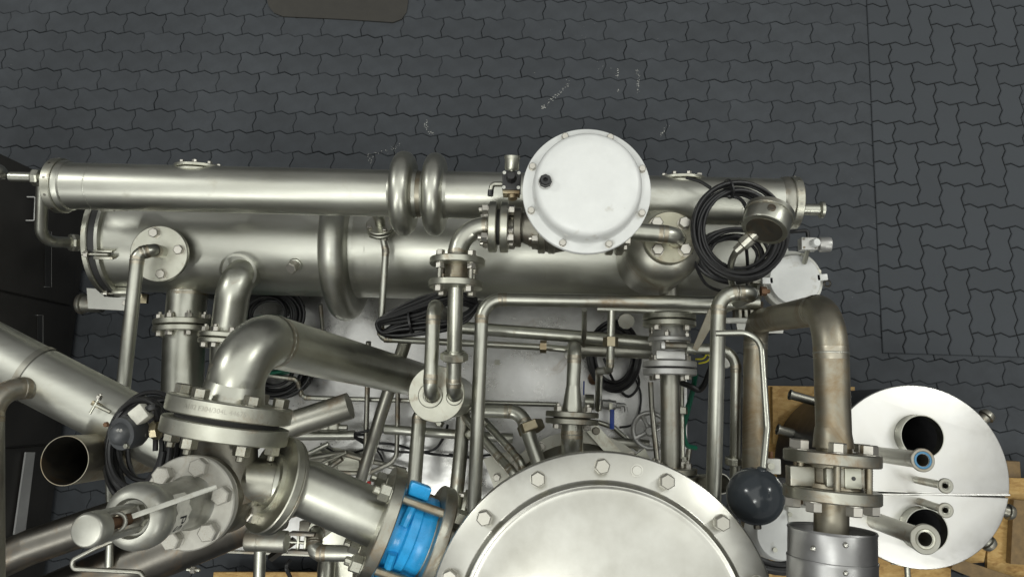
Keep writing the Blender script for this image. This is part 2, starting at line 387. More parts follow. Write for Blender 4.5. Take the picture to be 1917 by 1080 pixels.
pav = bpy.data.objects.new('pavement', None); COL.objects.link(pav); WM[pav.name] = Matrix.Identity(4); pav['kind'] = 'structure'
ME_P = paver_mesh('paver', 2, 1); ME_P.materials.append(M_PAVER)
OX, OY = -2.942, 1.954
SEAM = 20.83 * 0.225 + OX; MATBOT = -(14.27) * CYW + OY
rg = random.Random(3); rest = MB(); npv = 0
cells = []
for r in range(-17, 40):
    for k in range(-14, 41):
        u = k + (0.5 if r % 2 else 0.0) + 0.5
        x, y = u * 0.225 + OX, -r * CYW + OY
        if x - 0.112 > SEAM and x + 0.112 < SEAM + 17 * CXW and MATBOT + 0.058 < y < MATBOT + 25 * CYW * 0.983 - 0.058: continue
        px, py = topx(V((x, y, 0)))
        infr = -30 < px < 1950 and -25 < py < 1100
        vis = infr and (py < 400 or px > 1500 or (180 < px < 330 and 560 < py < 780) or (1270 < px < 1440 and 600 < py < 880))
        if vis and px > 1560 and py > 735 : vis = py < 900 and px > 1860
        cells.append((not vis, (px - 958) ** 2 + (py - 300) ** 2, x, y))
cells.sort()
for i, (hid, _, x, y) in enumerate(cells):
    m = Matrix.Translation((x + rg.uniform(-1, 1) * 0.0008, y + rg.uniform(-1, 1) * 0.0008, rg.uniform(-0.0022, 0.0008))) @ Matrix.Rotation(rg.uniform(-1, 1) * 0.006, 4, 'X') @ Matrix.Rotation(rg.uniform(-1, 1) * 0.004, 4, 'Y') @ Matrix.Rotation(rg.uniform(-1, 1) * 0.006, 4, 'Z')
    if not hid and npv < 300:
        link('paver', ME_P, None, pav, m); npv += 1
    else:
        k = len(rest.v); rest.v += [m @ v.co for v in ME_P.vertices]; rest.f += [tuple(k + q for q in p.vertices) for p in ME_P.polygons]
stuff(rest.build('paver_field', M_PAVER, pav))
# mat of interlocking tiles on the right
mat_o = thing('rubber_tile_mat', 'charcoal herringbone tile mat lying right of the straight seam', 'mat', V((SEAM, MATBOT, 0.006)))
MBT = -(14.27) * CYW + OY; NCOL, NROW = 17, 25
cym = CYW * 0.983
ME_T = {}
def tile(i, j, nx, ny, straight):
    key = (nx, ny, straight)
    if key not in ME_T: ME_T[key] = paver_mesh('tile', nx, ny, 0.0021, 0.0038, 0.009, 0.0092, cym, straight); ME_T[key].materials.append(M_MAT)
    x = SEAM + (i + nx / 2) * CXW; y = MBT + (14 - j - ny + 1 + ny / 2) * cym
    link('tile', ME_T[key], None, mat_o, Matrix.Translation((x, y, 0.0085 + rg.uniform(-0.0004, 0.0006))) @ Matrix.Rotation(rg.uniform(-1, 1) * 0.002, 4, 'X') @ Matrix.Rotation(rg.uniform(-1, 1) * 0.003, 4, 'Y'))
used = set()
def put(i, j, nx, ny):
    if any((i + a, j + b) in used for a in range(nx) for b in range(ny)): return False
    if i + nx > NCOL or j + ny > 15: return False
    for a in range(nx):
        for b in range(ny): used.add((i + a, j + b))
    tile(i, j, nx, ny, ('l' if i == 0 else '') + ('b' if j + ny == 15 else '')); return True
for j in range(-10, 15):
    for i in range(NCOL):
        if (i, j) in used: continue
        k = (i - (j - 3)) % 4
        if j < 12:
            if k == 0 and put(i, j, 2, 1): continue
            if k == 3 and i > 0 and put(i, j, 1, 2): continue
            put(i, j, 1, 1)
        elif j == 12:
            if i == 0: put(i, j, 1, 1)
            else: put(i, j, 1, 2)
        elif j == 13:
            if i > 0 and i % 4 == 3: put(i, j, 1, 2)
            else: put(i, j, 1, 1)
        else: put(i, j, 1, 1)
b = MB(); b.box(V((SEAM + NCOL * CXW / 2, MBT + 12.5 * cym, 0.0020)), AX * (NCOL * CXW / 2 - 0.002), AY * (12.5 * cym - 0.002), UP * 0.0015); b.build('backing', M_MATJ, mat_o)
# brown cover plate at the top edge
pl = [at(498, -60, 0.004), at(499, -5, 0.004), at(503, 12, 0.004), at(513, 25, 0.004), at(530, 32, 0.004), at(640, 37, 0.004), at(736, 43, 0.004), at(752, 37, 0.004), at(761, 24, 0.004), at(764, 5, 0.004), at(768, -60, 0.004)]
b = MB(); b.prism([p + UP * -0.012 for p in reversed(pl)], UP * 0.016)
tag(b.build('cover_plate', M_COVER), 'dark brown rounded cover plate set in the paving at the top', 'cover plate')
# chalky scuffs
b = MB(); rs = random.Random(11)
def scuff(pts, n, spread, s):
    for _ in range(n):
        i = rs.randrange(len(pts) - 1); t = rs.random()
        x = pts[i][0] * (1 - t) + pts[i + 1][0] * t + rs.gauss(0, spread); y = pts[i][1] * (1 - t) + pts[i + 1][1] * t + rs.gauss(0, spread)
        c = at(x, y, 0.0022); k = len(b.v); m = rs.randrange(4, 7); a0 = rs.random() * 6; sz = s * rs.uniform(0.3, 1.2)
        for q in range(m): b.v.append(c + V((math.cos(a0 + 6.28 * q / m), math.sin(a0 + 6.28 * q / m) * rs.uniform(0.3, 1), 0)) * sz)
        b.f.append(tuple(k + q for q in range(m)))
scuff([(1064, 153), (1060, 165), (1040, 180), (1022, 196)], 60, 1.6, 0.0028)
scuff([(1015, 203), (1018, 200)], 14, 1.6, 0.004)
scuff([(1193, 130), (1196, 150), (1194, 160), (1195, 178)], 45, 2.0, 0.0027)
scuff([(1157, 130), (1155, 146)], 14, 1.4, 0.003); scuff([(1157, 168), (1158, 171)], 8, 1.0, 0.003)
scuff([(801, 225), (795, 235), (802, 246), (810, 252)], 40, 1.6, 0.0026)
scuff([(745, 272), (735, 280), (690, 290), (695, 305)], 50, 2.6, 0.0024)
scuff([(1248, 234), (1236, 255)], 22, 2.0, 0.0026)
scuff([(1100, 80), (1060, 45), (1150, 130), (1330, 10), (860, 90), (700, 100)], 26, 14, 0.0018)
scuff([(0, 100), (1600, 60), (1900, 300), (1700, 500), (1650, 320)], 60, 60, 0.0014)
o = b.build('scuff_marks', M_CHALK, pav); stuff(o)

# ================================================================== LEFT CABINET
cb = at(180, 371, 0); XC = cb.x
cab = thing('control_cabinet', 'tall black cabinet along the left edge of the photo', 'cabinet', V((XC - 0.3, cb.y - 0.9, 0)))
b = MB(); b.box(V((XC - 0.31, cb.y - 1.1, 0.66)), AX * 0.30, AY * 1.1, UP * 0.63, 0.006); b.build('body', M_CAB, cab)
b = MB(); b.box(V((XC - 0.31, cb.y - 1.1, 0.015)), AX * 0.27, AY * 1.07, UP * 0.015); b.build('plinth', M_PLAST_SHADE, cab)
for y0, y1 in ((0.01, 0.60), (0.612, 1.30), (1.312, 2.19)):
    b = MB(); b.box(V((XC - 0.004, cb.y - (y0 + y1) / 2, 0.68)), AX * 0.006, AY * ((y1 - y0) / 2), UP * 0.58, 0.003); d = b.build('door', M_CAB, cab)
    if y0 < 0.1:
        h = [on_x(50, 369, XC + 0.004), on_x(66, 369, XC + 0.03), on_x(64, 413, XC + 0.03), on_x(48, 413, XC + 0.004)]
        pipe(d, h, 0.004, 0.006, M_SILVER, 'handle', False, 10)
for (xa, ya, xb, yb) in ((84, 434, 96, 537), (70, 590, 80, 660)):
    q0, q1 = on_x(xb, ya, XC + 0.004), on_x(xb, yb, XC + 0.004); q2, q3 = on_x(xa, yb, XC + 0.004), on_x(xa, ya, XC + 0.004)
    pp = MB(); pp.sweep([q3, q0, q1, q2], 0.0022, 6); fr = pp.build('slot_frame', M_SILVER, cab)
    b = MB(); b.prism([q0, q1, q2, q3], AX * 0.0015); b.build('slot_shade', M_GASKET_SHADE, fr)  # flat dark sheet painting in the shade of the opening
q = [on_x(46, 846, XC + 0.01), on_x(63, 846, XC + 0.01), on_x(44, 1000, XC + 0.01), on_x(24, 1000, XC + 0.01)]
b = MB(); b.prism(q, AX * 0.008); b.build('grey_strip', M_STRIP, cab)

# ================================================================== TRAY
def quad(z, *pp): return [at(x, y, z) for x, y in pp]
tray = thing('drip_tray', 'wide dented steel sheet tray under the pipework', 'tray', at(900, 800, 0.1))
ZT = 0.30
p = quad(ZT, (470, 455), (1285, 470), (1291, 1069), (395, 1067))
x0, x1 = p[0].x, p[1].x; y1 = (p[0].y + p[1].y) / 2; y0 = p[2].y
NXX, NYY = 60, 40
b = MB(); rr = random.Random(5)
for j in range(NYY + 1):
    for i in range(NXX + 1):
        x = x0 + (x1 - x0) * i / NXX; y = y0 + (y1 - y0) * j / NYY
        h = 0.0016 * math.sin(x * 9 + 2 * math.sin(y * 6)) * math.sin(y * 11 + x * 3) + rr.uniform(-1, 1) * 0.00035
        b.v.append(V((x, y, ZT + h)))
for j in range(NYY):
    for i in range(NXX): a = j * (NXX + 1) + i; b.f.append((a, a + 1, a + NXX + 2, a + NXX + 1))
b.build('sheet', M_SHEET, tray)
b = MB(); b.box(V(((x0 + x1) / 2, (y0 + y1) / 2, 0.21)), AX * ((x1 - x0) / 2), AY * ((y1 - y0) / 2), UP * 0.075, 0.004); b.build('frame', M_PIPE2, tray)
b = MB(); b.box(V(((x0 + x1) / 2, y0 + 0.006, ZT + 0.008)), AX * ((x1 - x0) / 2), AY * 0.004, UP * 0.012); b.build('rim', M_PIPE2, tray)
for ex in (x0 + 0.1, x1 - 0.1):
    for ey in (y0 + 0.1, y1 - 0.1):
        b = MB(); b.box(V((ex, ey, 0.068)), AX * 0.03, AY * 0.03, UP * 0.068); b.build('foot', M_PIPE2, tray)
c = at(931, 678, ZT + 0.002)
bs = MB(); bs.box(c, AX * 0.0125, AY * 0.0125, UP * 0.004); bs.build('square_stud', M_PIPE2, tray)
bs = MB(); bs.lathe([(0, -0.002), (0.085, -0.002), (0.085, 0.004), (0, 0.004)], at(625, 872, ZT), UP, 40); bs.build('round_plate', M_FLANGE, tray)

# ================================================================== UPPER TUBE (A)
ZA = 1.22
a0, a1 = at(118, 348, ZA), at(1478, 380, ZA); AD = (a1 - a0).normalized(); LA = (a1 - a0).length
A = thing('heat_exchanger_tube', 'long slim satin steel tube with two bellows, topmost of the two cylinders', 'exchanger tube', V(((a0.x + a1.x) / 2, a0.y, ZA - 0.1)))
rA = mpx(43.5, at(450, 355, ZA))
def alongA(px): return (at(px, 348 + (px - 118) * 32 / 1360, ZA) - a0).dot(AD)
hb1, hb2 = alongA(757), alongA(815)
MB().sweep([a0 + AD * (LA * t) for t in (0, (hb1 - 0.03) / LA)], rA, 56).build('shell', M_SHELL, A)
MB().sweep([a0 + AD * (hb2 + 0.028), a1], rA, 56).build('shell', M_SHELL, A)
MB().sweep([a0 + AD * (hb1 + 0.02), a0 + AD * (hb2 - 0.02)], rA * 0.985, 48).build('shell', M_BROWN, A)
def convo(par, c, a, r0, R, wd, mat, fl=0.012):
    k = wd / 2; prof = [(r0, -k - fl)]
    prof += [(r0 + 0.004, -k)]
    for i in range(13):
        t = math.pi * i / 12; prof.append((R - k + k * math.sin(t), -k * math.cos(t)))
    prof += [(r0 + 0.004, k), (r0, k + fl)]
    return MB().lathe(prof, c, a, 64).build('bellows', mat, par, 60)
RB = mpx(79, at(757, 360, ZA))
convo(A, a0 + AD * hb1, AD, rA, RB, mpx(39, at(757, 360, ZA)), M_SHELL)
convo(A, a0 + AD * hb2, AD, rA, RB * 0.98, mpx(36, at(757, 360, ZA)), M_SHELL)
R_ = mpx(51, a0)
f = flange(A, a0 + AD * -0.008, AD, R_, 0.034, 0.005, 0); 
for i in range(10):
    th = 0.3 + i * 0.628; u, v, _ = frame(AD); pp = a0 + AD * -0.008 + (u * math.cos(th) + v * math.sin(th)) * R_
    MB().lathe([(0, 0.0005), (0.005, 0.0005), (0.005, -0.003), (0, -0.003)], pp, pp - (a0 + AD * -0.008), 10).build('pin', M_DARKST_SHADE, f)
MB().lathe([(rA, 0.035), (rA + 0.006, 0.030), (R_ * 0.93, 0.016), (R_ * 0.93, 0.010), (rA, 0.010)], a0, AD, 56).build('collar', M_SHELL, A)
R2 = mpx(49, a1)
f = flange(A, a1 + AD * 0.012, AD, R2, 0.030, 0.005, 0)
for i in range(12):
    th = 0.3 + i * 0.5236; u, v, _ = frame(AD); pp = a1 + AD * 0.012 + (u * math.cos(th) + v * math.sin(th)) * R2
    MB().lathe([(0, 0.0006), (0.0055, 0.0006), (0.0055, -0.003), (0, -0.003)], pp, pp - (a1 + AD * 0.012), 10).build('pin', M_PIPE2, f)
MB().lathe([(rA, -0.04), (rA + 0.005, -0.034), (rA + 0.008, -0.02), (rA + 0.008, -0.012), (R2 * 0.93, -0.010), (R2 * 0.93, -0.0035)], a1, AD, 56).build('collar', M_PIPE2, A)
for px in (180, 1380): weld(A, a0 + AD * alongA(px), AD, rA, M_SHELL)
# right stub with ferrule
s0 = at(1495, 392, ZA); s1 = at(1541, 393, ZA)
MB().sweep([s0, s1], mpx(11, s0), 24).build('nozzle', M_PIPE, A)
MB().lathe([(0, 0), (0.030, 0), (0.030, 0.010), (0.020, 0.018), (0.020, 0.022)], s1, -AD, 28).build('ferrule', M_FLANGE, A)
# rear blind flanges
for px, py in ((372, 330), (1276, 352)):
    c = at(px, py, ZA - 0.02); ax = (AY + UP * 0.12).normalized()
    MB().sweep([c - ax * 0.05, c + ax * 0.02], 0.055, 32).build('nozzle', M_SHELL, A)
    flange_pair(A, c + ax * 0.024, ax, mpx(44, c), 0.012, 0.004, 0.01, 8, 0.016, 0.2)
# saddles between tube and drum
for px in (195, 405, 1150):
    c = at(px, 372, ZA - 0.09); b = MB(); b.box(c + UP * -0.06 + AY * 0.012, AX * 0.03, AY * 0.03, UP * 0.06, 0.003); sd = b.build('saddle', M_PIPE2, A)
    b = MB(); b.box(at(px + 6, 390, ZA - 0.11), AX * 0.028, AY * 0.012, UP * 0.006, 0.002); b.build('clip', M_FLANGE, sd)
# left outlet with union
u0 = at(90, 333, ZA); u1 = at(20, 331, ZA)
MB().sweep([u0, u1], mpx(9.5, u0), 20).build('outlet', M_PIPE, A)
MB().lathe([(0.018, -0.014), (0.030, -0.014), (0.033, -0.008), (0.033, 0.008), (0.030, 0.014), (0.018, 0.014)], at(70, 333, ZA), AX, 8, True).build('union_nut', M_FLANGE, A, 20)
# glass bowl at the frame edge
gc = at(-6, 322, ZA); MB().lathe([(0, -0.03), (0.022, -0.03), (0.030, -0.012), (0.032, 0.008), (0.026, 0.022), (0, 0.026)], gc, V((-0.2, 0.1, 1)), 28).build('end_cap', M_LID, A)

# S bend tube joining tube and drum
sb = thing('bent_connection_tube', 'S-bent steel tube at left joining upper tube to drum lid', 'pipe', at(75, 400, 1.0))
pipe(sb, [(80, 342, 1.12), (76, 452, 0.98), (178, 456, 0.80)], mpx(11, at(75, 400, 1.05)), 0.075, M_PIPE, welds=False)
d_ = (at(178, 456, 0.80) - at(76, 452, 0.98)).normalized()
for px, k_ in ((118, 0.6),):
    c = at(76, 452, 0.98).lerp(at(178, 456, 0.80), k_)
    MB().lathe([(0.02, -0.016), (0.034, -0.016), (0.038, -0.008), (0.038, 0.008), (0.034, 0.016), (0.02, 0.016)], c, d_, 8, True).build('union_nut', M_FLANGE, sb, 20)
    MB().lathe([(0.02, 0.016), (0.030, 0.016), (0.030, 0.034), (0.02, 0.034)], c, d_, 24, True).build('union_collar', M_PIPE, sb)

# ================================================================== LOWER DRUM (B)
ZB = 0.72
b0, b1 = at(236, 453, ZB), at(1392, 477, ZB); BD = (b1 - b0).normalized(); LB = (b1 - b0).length
rB = 0.218
B = thing('heat_exchanger_drum', 'wide satin steel drum with one big ring bellows, below the slim tube', 'drum', V(((b0.x + b1.x) / 2, b0.y, 0.3)))
def alongB(px): return (at(px, 453 + (px - 236) * 24 / 1156, ZB) - b0).dot(BD)
hr = alongB(652)
MB().sweep([b0, b0 + BD * (hr - 0.05)], rB, 72).build('shell', M_SHELL, B)
MB().sweep([b0 + BD * (hr + 0.05), b1], rB, 72).build('shell', M_SHELL, B)
convo(B, b0 + BD * hr, BD, rB - 0.001, rB + 0.105, 0.105, M_SHELL, 0.02)
MB().lathe([(0, -0.056), (rB + 0.022, -0.056), (rB + 0.026, -0.052), (rB + 0.026, -0.034), (rB + 0.022, -0.030), (0, -0.030)], b0, BD, 72).build('end_lid', M_FLANGE, B)
MB().lathe([(rB * 0.9, -0.0295), (rB + 0.018, -0.0295), (rB + 0.018, -0.002), (rB * 0.9, -0.002)], b0, BD, 72, True).build('gasket', M_GASKET_SHADE, B)
MB().lathe([(rB - 0.002, -0.0015), (rB + 0.020, -0.0015), (rB + 0.020, 0.012), (rB, 0.016)], b0, BD, 72).build('end_ring', M_SHELL, B)
MB().lathe([(rB * 0.9, 0), (rB + 0.03, 0), (rB + 0.03, 0.03), (0, 0.03)], b1, BD, 64).build('end_ring', M_FLANGE, B)
weld(B, b0 + BD * (hr + 0.12), BD, rB, M_SHELL)
# swing bolts on the lid
def onB(px, py):   # first hit with drum surface
    d = ray(px, py); o_ = CAM - b0; d2 = d - BD * d.dot(BD); o2 = o_ - BD * o_.dot(BD)
    aa, bb, cc = d2.dot(d2), 2 * d2.dot(o2), o2.dot(o2) - rB * rB; D_ = bb * bb - 4 * aa * cc
    t = (-bb - math.sqrt(max(D_, 0))) / (2 * aa); p_ = CAM + d * t
    q_ = p_ - b0; nn = (q_ - BD * q_.dot(BD)).normalized(); return p_, nn
for px, py in ((200, 474), (232, 546)):
    p_, nn = onB(px, min(py, 540)); tn = BD.cross(nn)
    b = MB(); b.box(p_ + nn * 0.016 + tn * 0.014, BD * 0.040, tn * 0.006, nn * 0.016, 0.002); b.box(p_ + nn * 0.016 - tn * 0.014, BD * 0.040, tn * 0.004, nn * 0.014, 0.002)
    clamp = b.build('clamp_fork', M_FLANGE, B)
    MB().sweep([p_ + nn * 0.024 + BD * 0.02, p_ + nn * 0.024 - BD * 0.085], 0.0065, 12).build('swing_bolt', M_PIPE2, clamp)
    bolt(clamp, p_ + nn * 0.024 - BD * 0.06, -BD, 0.026, 'nut')
p_, nn = onB(553, 496)
MB().lathe([(0.03, -0.005), (0.027, 0.006), (0.022, 0.008), (0.022, 0.014), (0, 0.014)], p_, nn, 28).build('plug_boss', M_PIPE, B)
bolt(B, p_ + nn * 0.014, (nn + V((-0.25, 0, 0))), 0.042)
# top nozzle with blind flange and thin bent tube
c = at(297, 475, 1.0); nax = (UP + AY * -0.12 + AX * 0.10).normalized()
MB().sweep([c - nax * 0.12, c - nax * 0.01], 0.065, 36).build('nozzle', M_SHELL, B)
flange(B, c - nax * 0.012, nax, mpx(53, c), 0.022, 0.005, 4, 0.034, mpx(39, c), 0.22)
vt = thing('vent_tube', 'thin bent tube from the round blind flange at left', 'pipe', at(297, 475, 1.0))
c2 = at(302, 472, 1.0); top = c2 + nax * 0.085
e = at(258, 475, 1.10)
pipe(vt, [c2 - nax * 0.002, top, e, at(226, 770, 1.06)], mpx(12.5, e), [0.035, 0.04], M_PIPE)
# nozzle 1 to the front: straight, with flange pair
n1 = thing('straight_nozzle_pipe', 'thick straight steel pipe with flange pair, leaving the drum at left', 'pipe', at(345, 640, 0.6))
za = 0.70; pa, pb = at(354, 520, za), at(340, 800, za); dd = (pb - pa).normalized(); r_ = mpx(36, at(350, 600, za))
MB().sweep([pa, at(346, 606, za)], r_, 40).build('pipe', M_PIPE, n1)
MB().sweep([at(345, 618, za), pb], r_ * 1.03, 40).build('pipe', M_PIPE, n1)
weld(n1, at(352, 548, za), dd, r_, M_PIPE)
flange_pair(n1, at(345.5, 611, za), dd, mpx(55, at(345, 611, za)), 0.024, 0.005, r_ * 0.9, 8, 0.028, 0.2)
n2 = thing('curved_nozzle_pipe', 'shorter curved steel pipe with flange, right of the straight nozzle', 'pipe', at(430, 640, 0.6))
q0, _ = onB(452, 512); r_ = mpx(31, at(430, 590, 0.88))
pipe(n2, [q0 + V((0.02, 0.03, -0.08)), q0 + V((0.0, -0.02, 0.06)), at(426, 626, 0.86), at(424, 760, 0.80)], r_, 0.10, M_PIPE, welds=False, n=32)
MB().lathe([(r_ * 0.98, -0.006), (r_ + 0.006, -0.004), (r_ + 0.008, 0.003), (r_ * 0.98, 0.008)], at(446, 508, 0.93), V((0.05, -0.45, 0.9)), 30).build('weld_bead', M_PIPE, n2)
dd = (at(424, 640, 0.86) - at(430, 590, 0.86)).normalized()
flange_pair(n2, at(420, 634, 0.86), dd, mpx(46, at(420, 634, 0.86)), 0.020, 0.005, r_ * 0.9, 8, 0.026, 0.1)
# support plate and stub below drum left
b = MB(); b.prism(quad(0.52, (165, 540), (240, 545), (240, 582), (168, 578)), UP * 0.012); b.build('support_plate', M_WHITE2, B)
for px, py in ((236, 568),): bolt(B, at(px, py, 0.532), UP, 0.022)
b = MB(); b.box(at(265, 559, 0.50), AX * 0.03, AY * 0.022, UP * 0.01, 0.002); b.build('bracket', M_BRASS, B)
MB().lathe([(0, -0.05), (0.044, -0.05), (0.048, -0.042), (0.048, -0.03), (0.038, -0.026), (0.038, 0.06), (0, 0.06)], at(168, 569, 0.47), AX, 30).build('stub', M_PIPE2, B)
for px in (260, 1180):
    c = b0 + BD * alongB(px); b = MB(); b.box(V((c.x, c.y, 0.28)), AX * 0.035, AY * 0.15, UP * 0.28, 0.004); b.build('saddle', M_PIPE2, B)

# drain flange and thin tube
dr = thing('drain_tube', 'thin steel tube hanging from small flange beside the bellows', 'pipe', at(714, 420, 0.9))
zc = 1.02; c = at(713, 425, zc); da = (AY * 0.55 + UP * 0.85).normalized()
flange_pair(dr, c, da, mpx(27, c), 0.014, 0.004, 0.006, 4, 0.017, 0.6)
MB().sweep([c, c + da * 0.09], 0.02, 20).build('neck', M_PIPE, dr)
pipe(dr, [c - da * 0.01, at(722, 470, 1.0), at(712, 634, 0.95), at(1018, 650, 0.80), at(1078, 655, 0.76)], mpx(6.5, at(712, 560, 0.97)), 0.03, M_PIPE, welds=True, n=14)
c = at(1017, 649, 0.80); MB().lathe([(0.005, -0.013), (0.026, -0.013), (0.026, 0.013), (0.005, 0.013)], c, AX, 6, True).build('coupling_nut', M_BRASS, dr, 20)

# ================================================================== ACTUATED VALVE LINE
ZV = 1.40
vl = thing('actuated_control_valve', 'rusty stained control valve body under the white round actuator', 'valve', at(1060, 430, 1.1))
def vx(px, py=None, z=ZV): return at(px, 425 + (px - 930) * 0.022 if py is None else py, z)
Rf = mpx(48, vx(935))
flange_pair(vl, vx(934), AX, Rf, 0.027, 0.012, 0.03, 4, 0.03, 0.785)
MB().sweep([vx(950), vx(962)], 0.040, 28).build('neck', M_CAST, vl)
flange(vl, vx(969), AX, mpx(37, vx(969)), 0.026, 0.02, 4, 0.022, None, 0.4, M_CAST, (-1,))
MB().lathe([(0.0, -0.14), (0.048, -0.14), (0.052, -0.10), (0.075, -0.05), (0.085, 0.0), (0.075, 0.05), (0.052, 0.10), (0.048, 0.14), (0, 0.14)], vx(1035), AX, 32).build('body', M_CAST, vl)
flange_pair(vl, vx(1024), AX, Rf, 0.024, 0.010, 0.03, 4, 0.028, 0.785, M_DFL)
flange_pair(vl, vx(1150), AX, Rf, 0.024, 0.010, 0.03, 4, 0.028, 0.785, M_DFL)
MB().sweep([vx(1030), vx(1175)], 0.045, 28).build('outlet_neck', M_RUST, vl)
xc = at(1098, 357, 1.75)
b = MB(); b.sweep([V((xc.x, xc.y - 0.02, 1.40)), V((xc.x, xc.y, 1.66))], 0.03, 20)
for s in (-1, 1): b.box(V((xc.x + s * 0.05, xc.y - 0.01, 1.56)), AX * 0.008, AY * 0.02, UP * 0.10)
b.build('yoke', M_CAST, vl)
ac = thing('pneumatic_actuator', 'large round white bolted actuator head with black plug', 'actuator', V((xc.x, xc.y, 1.62)))
RA = mpx(120, xc)
MB().lathe([(0, -0.075), (RA * 0.7, -0.07), (RA * 0.83, -0.05), (RA * 0.86, -0.022), (RA - 0.002, -0.022), (RA, -0.019), (RA, -0.010), (RA - 0.002, -0.008), (RA * 0.5, -0.008)], V((xc.x, xc.y, 1.75)), UP, 72).build('lower_case', M_WHITE, ac)
prof = [(RA - 0.001, -0.007), (RA, -0.005), (RA, 0.0015), (RA - 0.002, 0.0035), (RA * 0.860, 0.0035), (RA * 0.848, 0.005), (RA * 0.840, 0.010), (RA * 0.837, 0.030), (RA * 0.830, 0.046), (RA * 0.812, 0.060), (RA * 0.785, 0.069), (RA * 0.74, 0.0745), (RA * 0.6, 0.0775), (RA * 0.3, 0.080), (0, 0.081)]
cas = MB().lathe(prof, V((xc.x, xc.y, 1.75)), UP, 96).build('upper_case', M_WHITE, ac, 60)
for i in range(8):
    th = math.radians(22.5 + 45 * i); p = V((xc.x, xc.y, 1.7535)) + V((math.cos(th), math.sin(th), 0)) * RA * 0.925
    bolt(cas, p, UP, 0.0185)
c = at(1021, 341, 1.829)
MB().lathe([(0.020, -0.002), (0.020, 0.003), (0.017, 0.006), (0.0172, 0.02), (0.014, 0.024), (0.007, 0.024), (0.006, 0.010), (0, 0.010)], c, UP, 8).build('vent_plug', M_PLAST_SHADE, ac, 20)
MB().lathe([(0.021, -0.003), (0.021, 0.004), (0.012, 0.005)], c, UP, 24).build('plug_washer', M_SILVER, ac)
# regulator beside the actuator
rgd = thing('air_regulator', 'small black air regulator with silver gauge, left of the white actuator', 'regulator', at(957, 350, 1.45))
c = at(958, 343, 1.55)
b = MB(); b.box(c, AX * 0.029, AY * 0.031, UP * 0.03, 0.004); body = b.build('body', M_PLAST_SHADE, rgd)
for sx in (-1, 1):
    for sy in (-1, 1):
        MB().lathe([(0.0055, 0), (0.0055, 0.003), (0.003, 0.003), (0.003, 0.001), (0, 0.001)], c + V((sx * 0.023, sy * 0.024, 0.03)), UP, 12).build('screw', M_WHITE2, body)
MB().lathe([(0.017, 0), (0.017, 0.012), (0.013, 0.020), (0.012, 0.034), (0, 0.035)], c + UP * 0.028 + AY * 0.006, UP, 8).build('knob', M_PLAST_SHADE, rgd, 25)
gx = (AY * 0.95 + UP * 0.25).normalized()
MB().lathe([(0, 0.02), (0.010, 0.02), (0.010, 0.038), (0.020, 0.038), (0.023, 0.044), (0.023, 0.074), (0.025, 0.074), (0.025, 0.084), (0, 0.084)], c + UP * 0.008, gx, 32).build('gauge', M_FLANGE, rgd)
b = MB(); b.box(c + V((0, -0.036, 0.0)), AX * 0.027, AY * 0.006, UP * 0.026, 0.002); b.build('base_plate', M_BRASS, rgd)
MB().lathe([(0, 0), (0.018, 0), (0.014, 0.014), (0, 0.016)], c + V((0.004, -0.042, 0.005)), V((0.1, -1, 0.2)), 16).build('drain_plug', M_BRASS, rgd)
pipe(rgd, [c + V((-0.028, -0.004, 0)), c + V((-0.062, -0.006, 0.003)), c + V((-0.066, -0.03, 0.003))], 0.0085, 0.012, M_FLANGE, 'elbow_fitting', False, 14)
MB().sweep([c + V((-0.066, -0.026, 0.003)), c + V((-0.067, -0.045, 0.003))], 0.0095, 12).build('hose_end', M_PLAST_SHADE, rgd)
# elbow line from valve, down to small vessel
P2 = thing('elbow_spool_line', 'elbowed steel line with bolted spool, from control valve to small vessel', 'pipe', at(850, 600, 1.1))
r1 = mpx(19, at(865, 470, ZV))
cT = at(817, 737, 1.20)
e1 = at(858, 424, ZV); pipe(P2, [vx(928), e1, at(857, 486, ZV)], r1, 0.095, M_PIPE, n=30)
dd = (at(850, 640, ZV) - at(857, 480, ZV)).normalized()
fA = at(856.5, 491, ZV); fB = at(853, 533, ZV)
R_ = mpx(52, fA)
flange(P2, fA, -dd, R_, 0.024, 0.02, 4, 0.026, None, 0.785, M_FLANGE, (1, -1))
flange(P2, fB, dd, R_ * 0.97, 0.024, 0.02, 4, 0.028, None, 0.785, M_FLANGE, (1,))
MB().lathe([(0, -0.045), (r1 * 1.2, -0.045), (r1 * 1.2, -0.030), (r1 * 1.12, -0.028), (r1 * 1.12, 0.028), (r1 * 1.2, 0.030), (r1 * 1.2, 0.045), (0, 0.045)], (fA + fB) / 2, dd, 30).build('spool', M_BROWN, P2)
u, v, _ = frame(-dd)
for i in range(4):
    th = 0.785 + i * math.pi / 2; o_ = (u * math.cos(th) + v * math.sin(th)) * R_ * 0.78
    b = MB(); m_ = 26
    b.sweep([fA + o_ + dd * ((fB - fA).length * k / m_) for k in range(m_ + 1)], [0.0085 if k % 2 else 0.0072 for k in range(m_ + 1)], 10); b.build('threaded_rod', M_PIPE2, P2, 80)
r2 = mpx(14.5, at(850, 620, ZV))
pe = at(849, 737, 1.29)
pipe(P2, [fB, pe, V((pe.x, pe.y, 1.19))], r2, 0.055, M_PIPE, n=26)
c = fB.lerp(pe, 0.655); dd = (pe - fB).normalized()
MB().lathe([(0.01, -0.013), (0.044, -0.013), (0.048, -0.009), (0.048, 0.009), (0.044, 0.013), (0.01, 0.013)], c, dd, 8, True).build('union_nut', M_FLANGE, P2, 20)
MB().lathe([(r2, -0.02), (0.034, -0.02), (0.034, -0.0135), (r2, -0.0135)], c, dd, 30, True).build('union_collar', M_PIPE, P2)
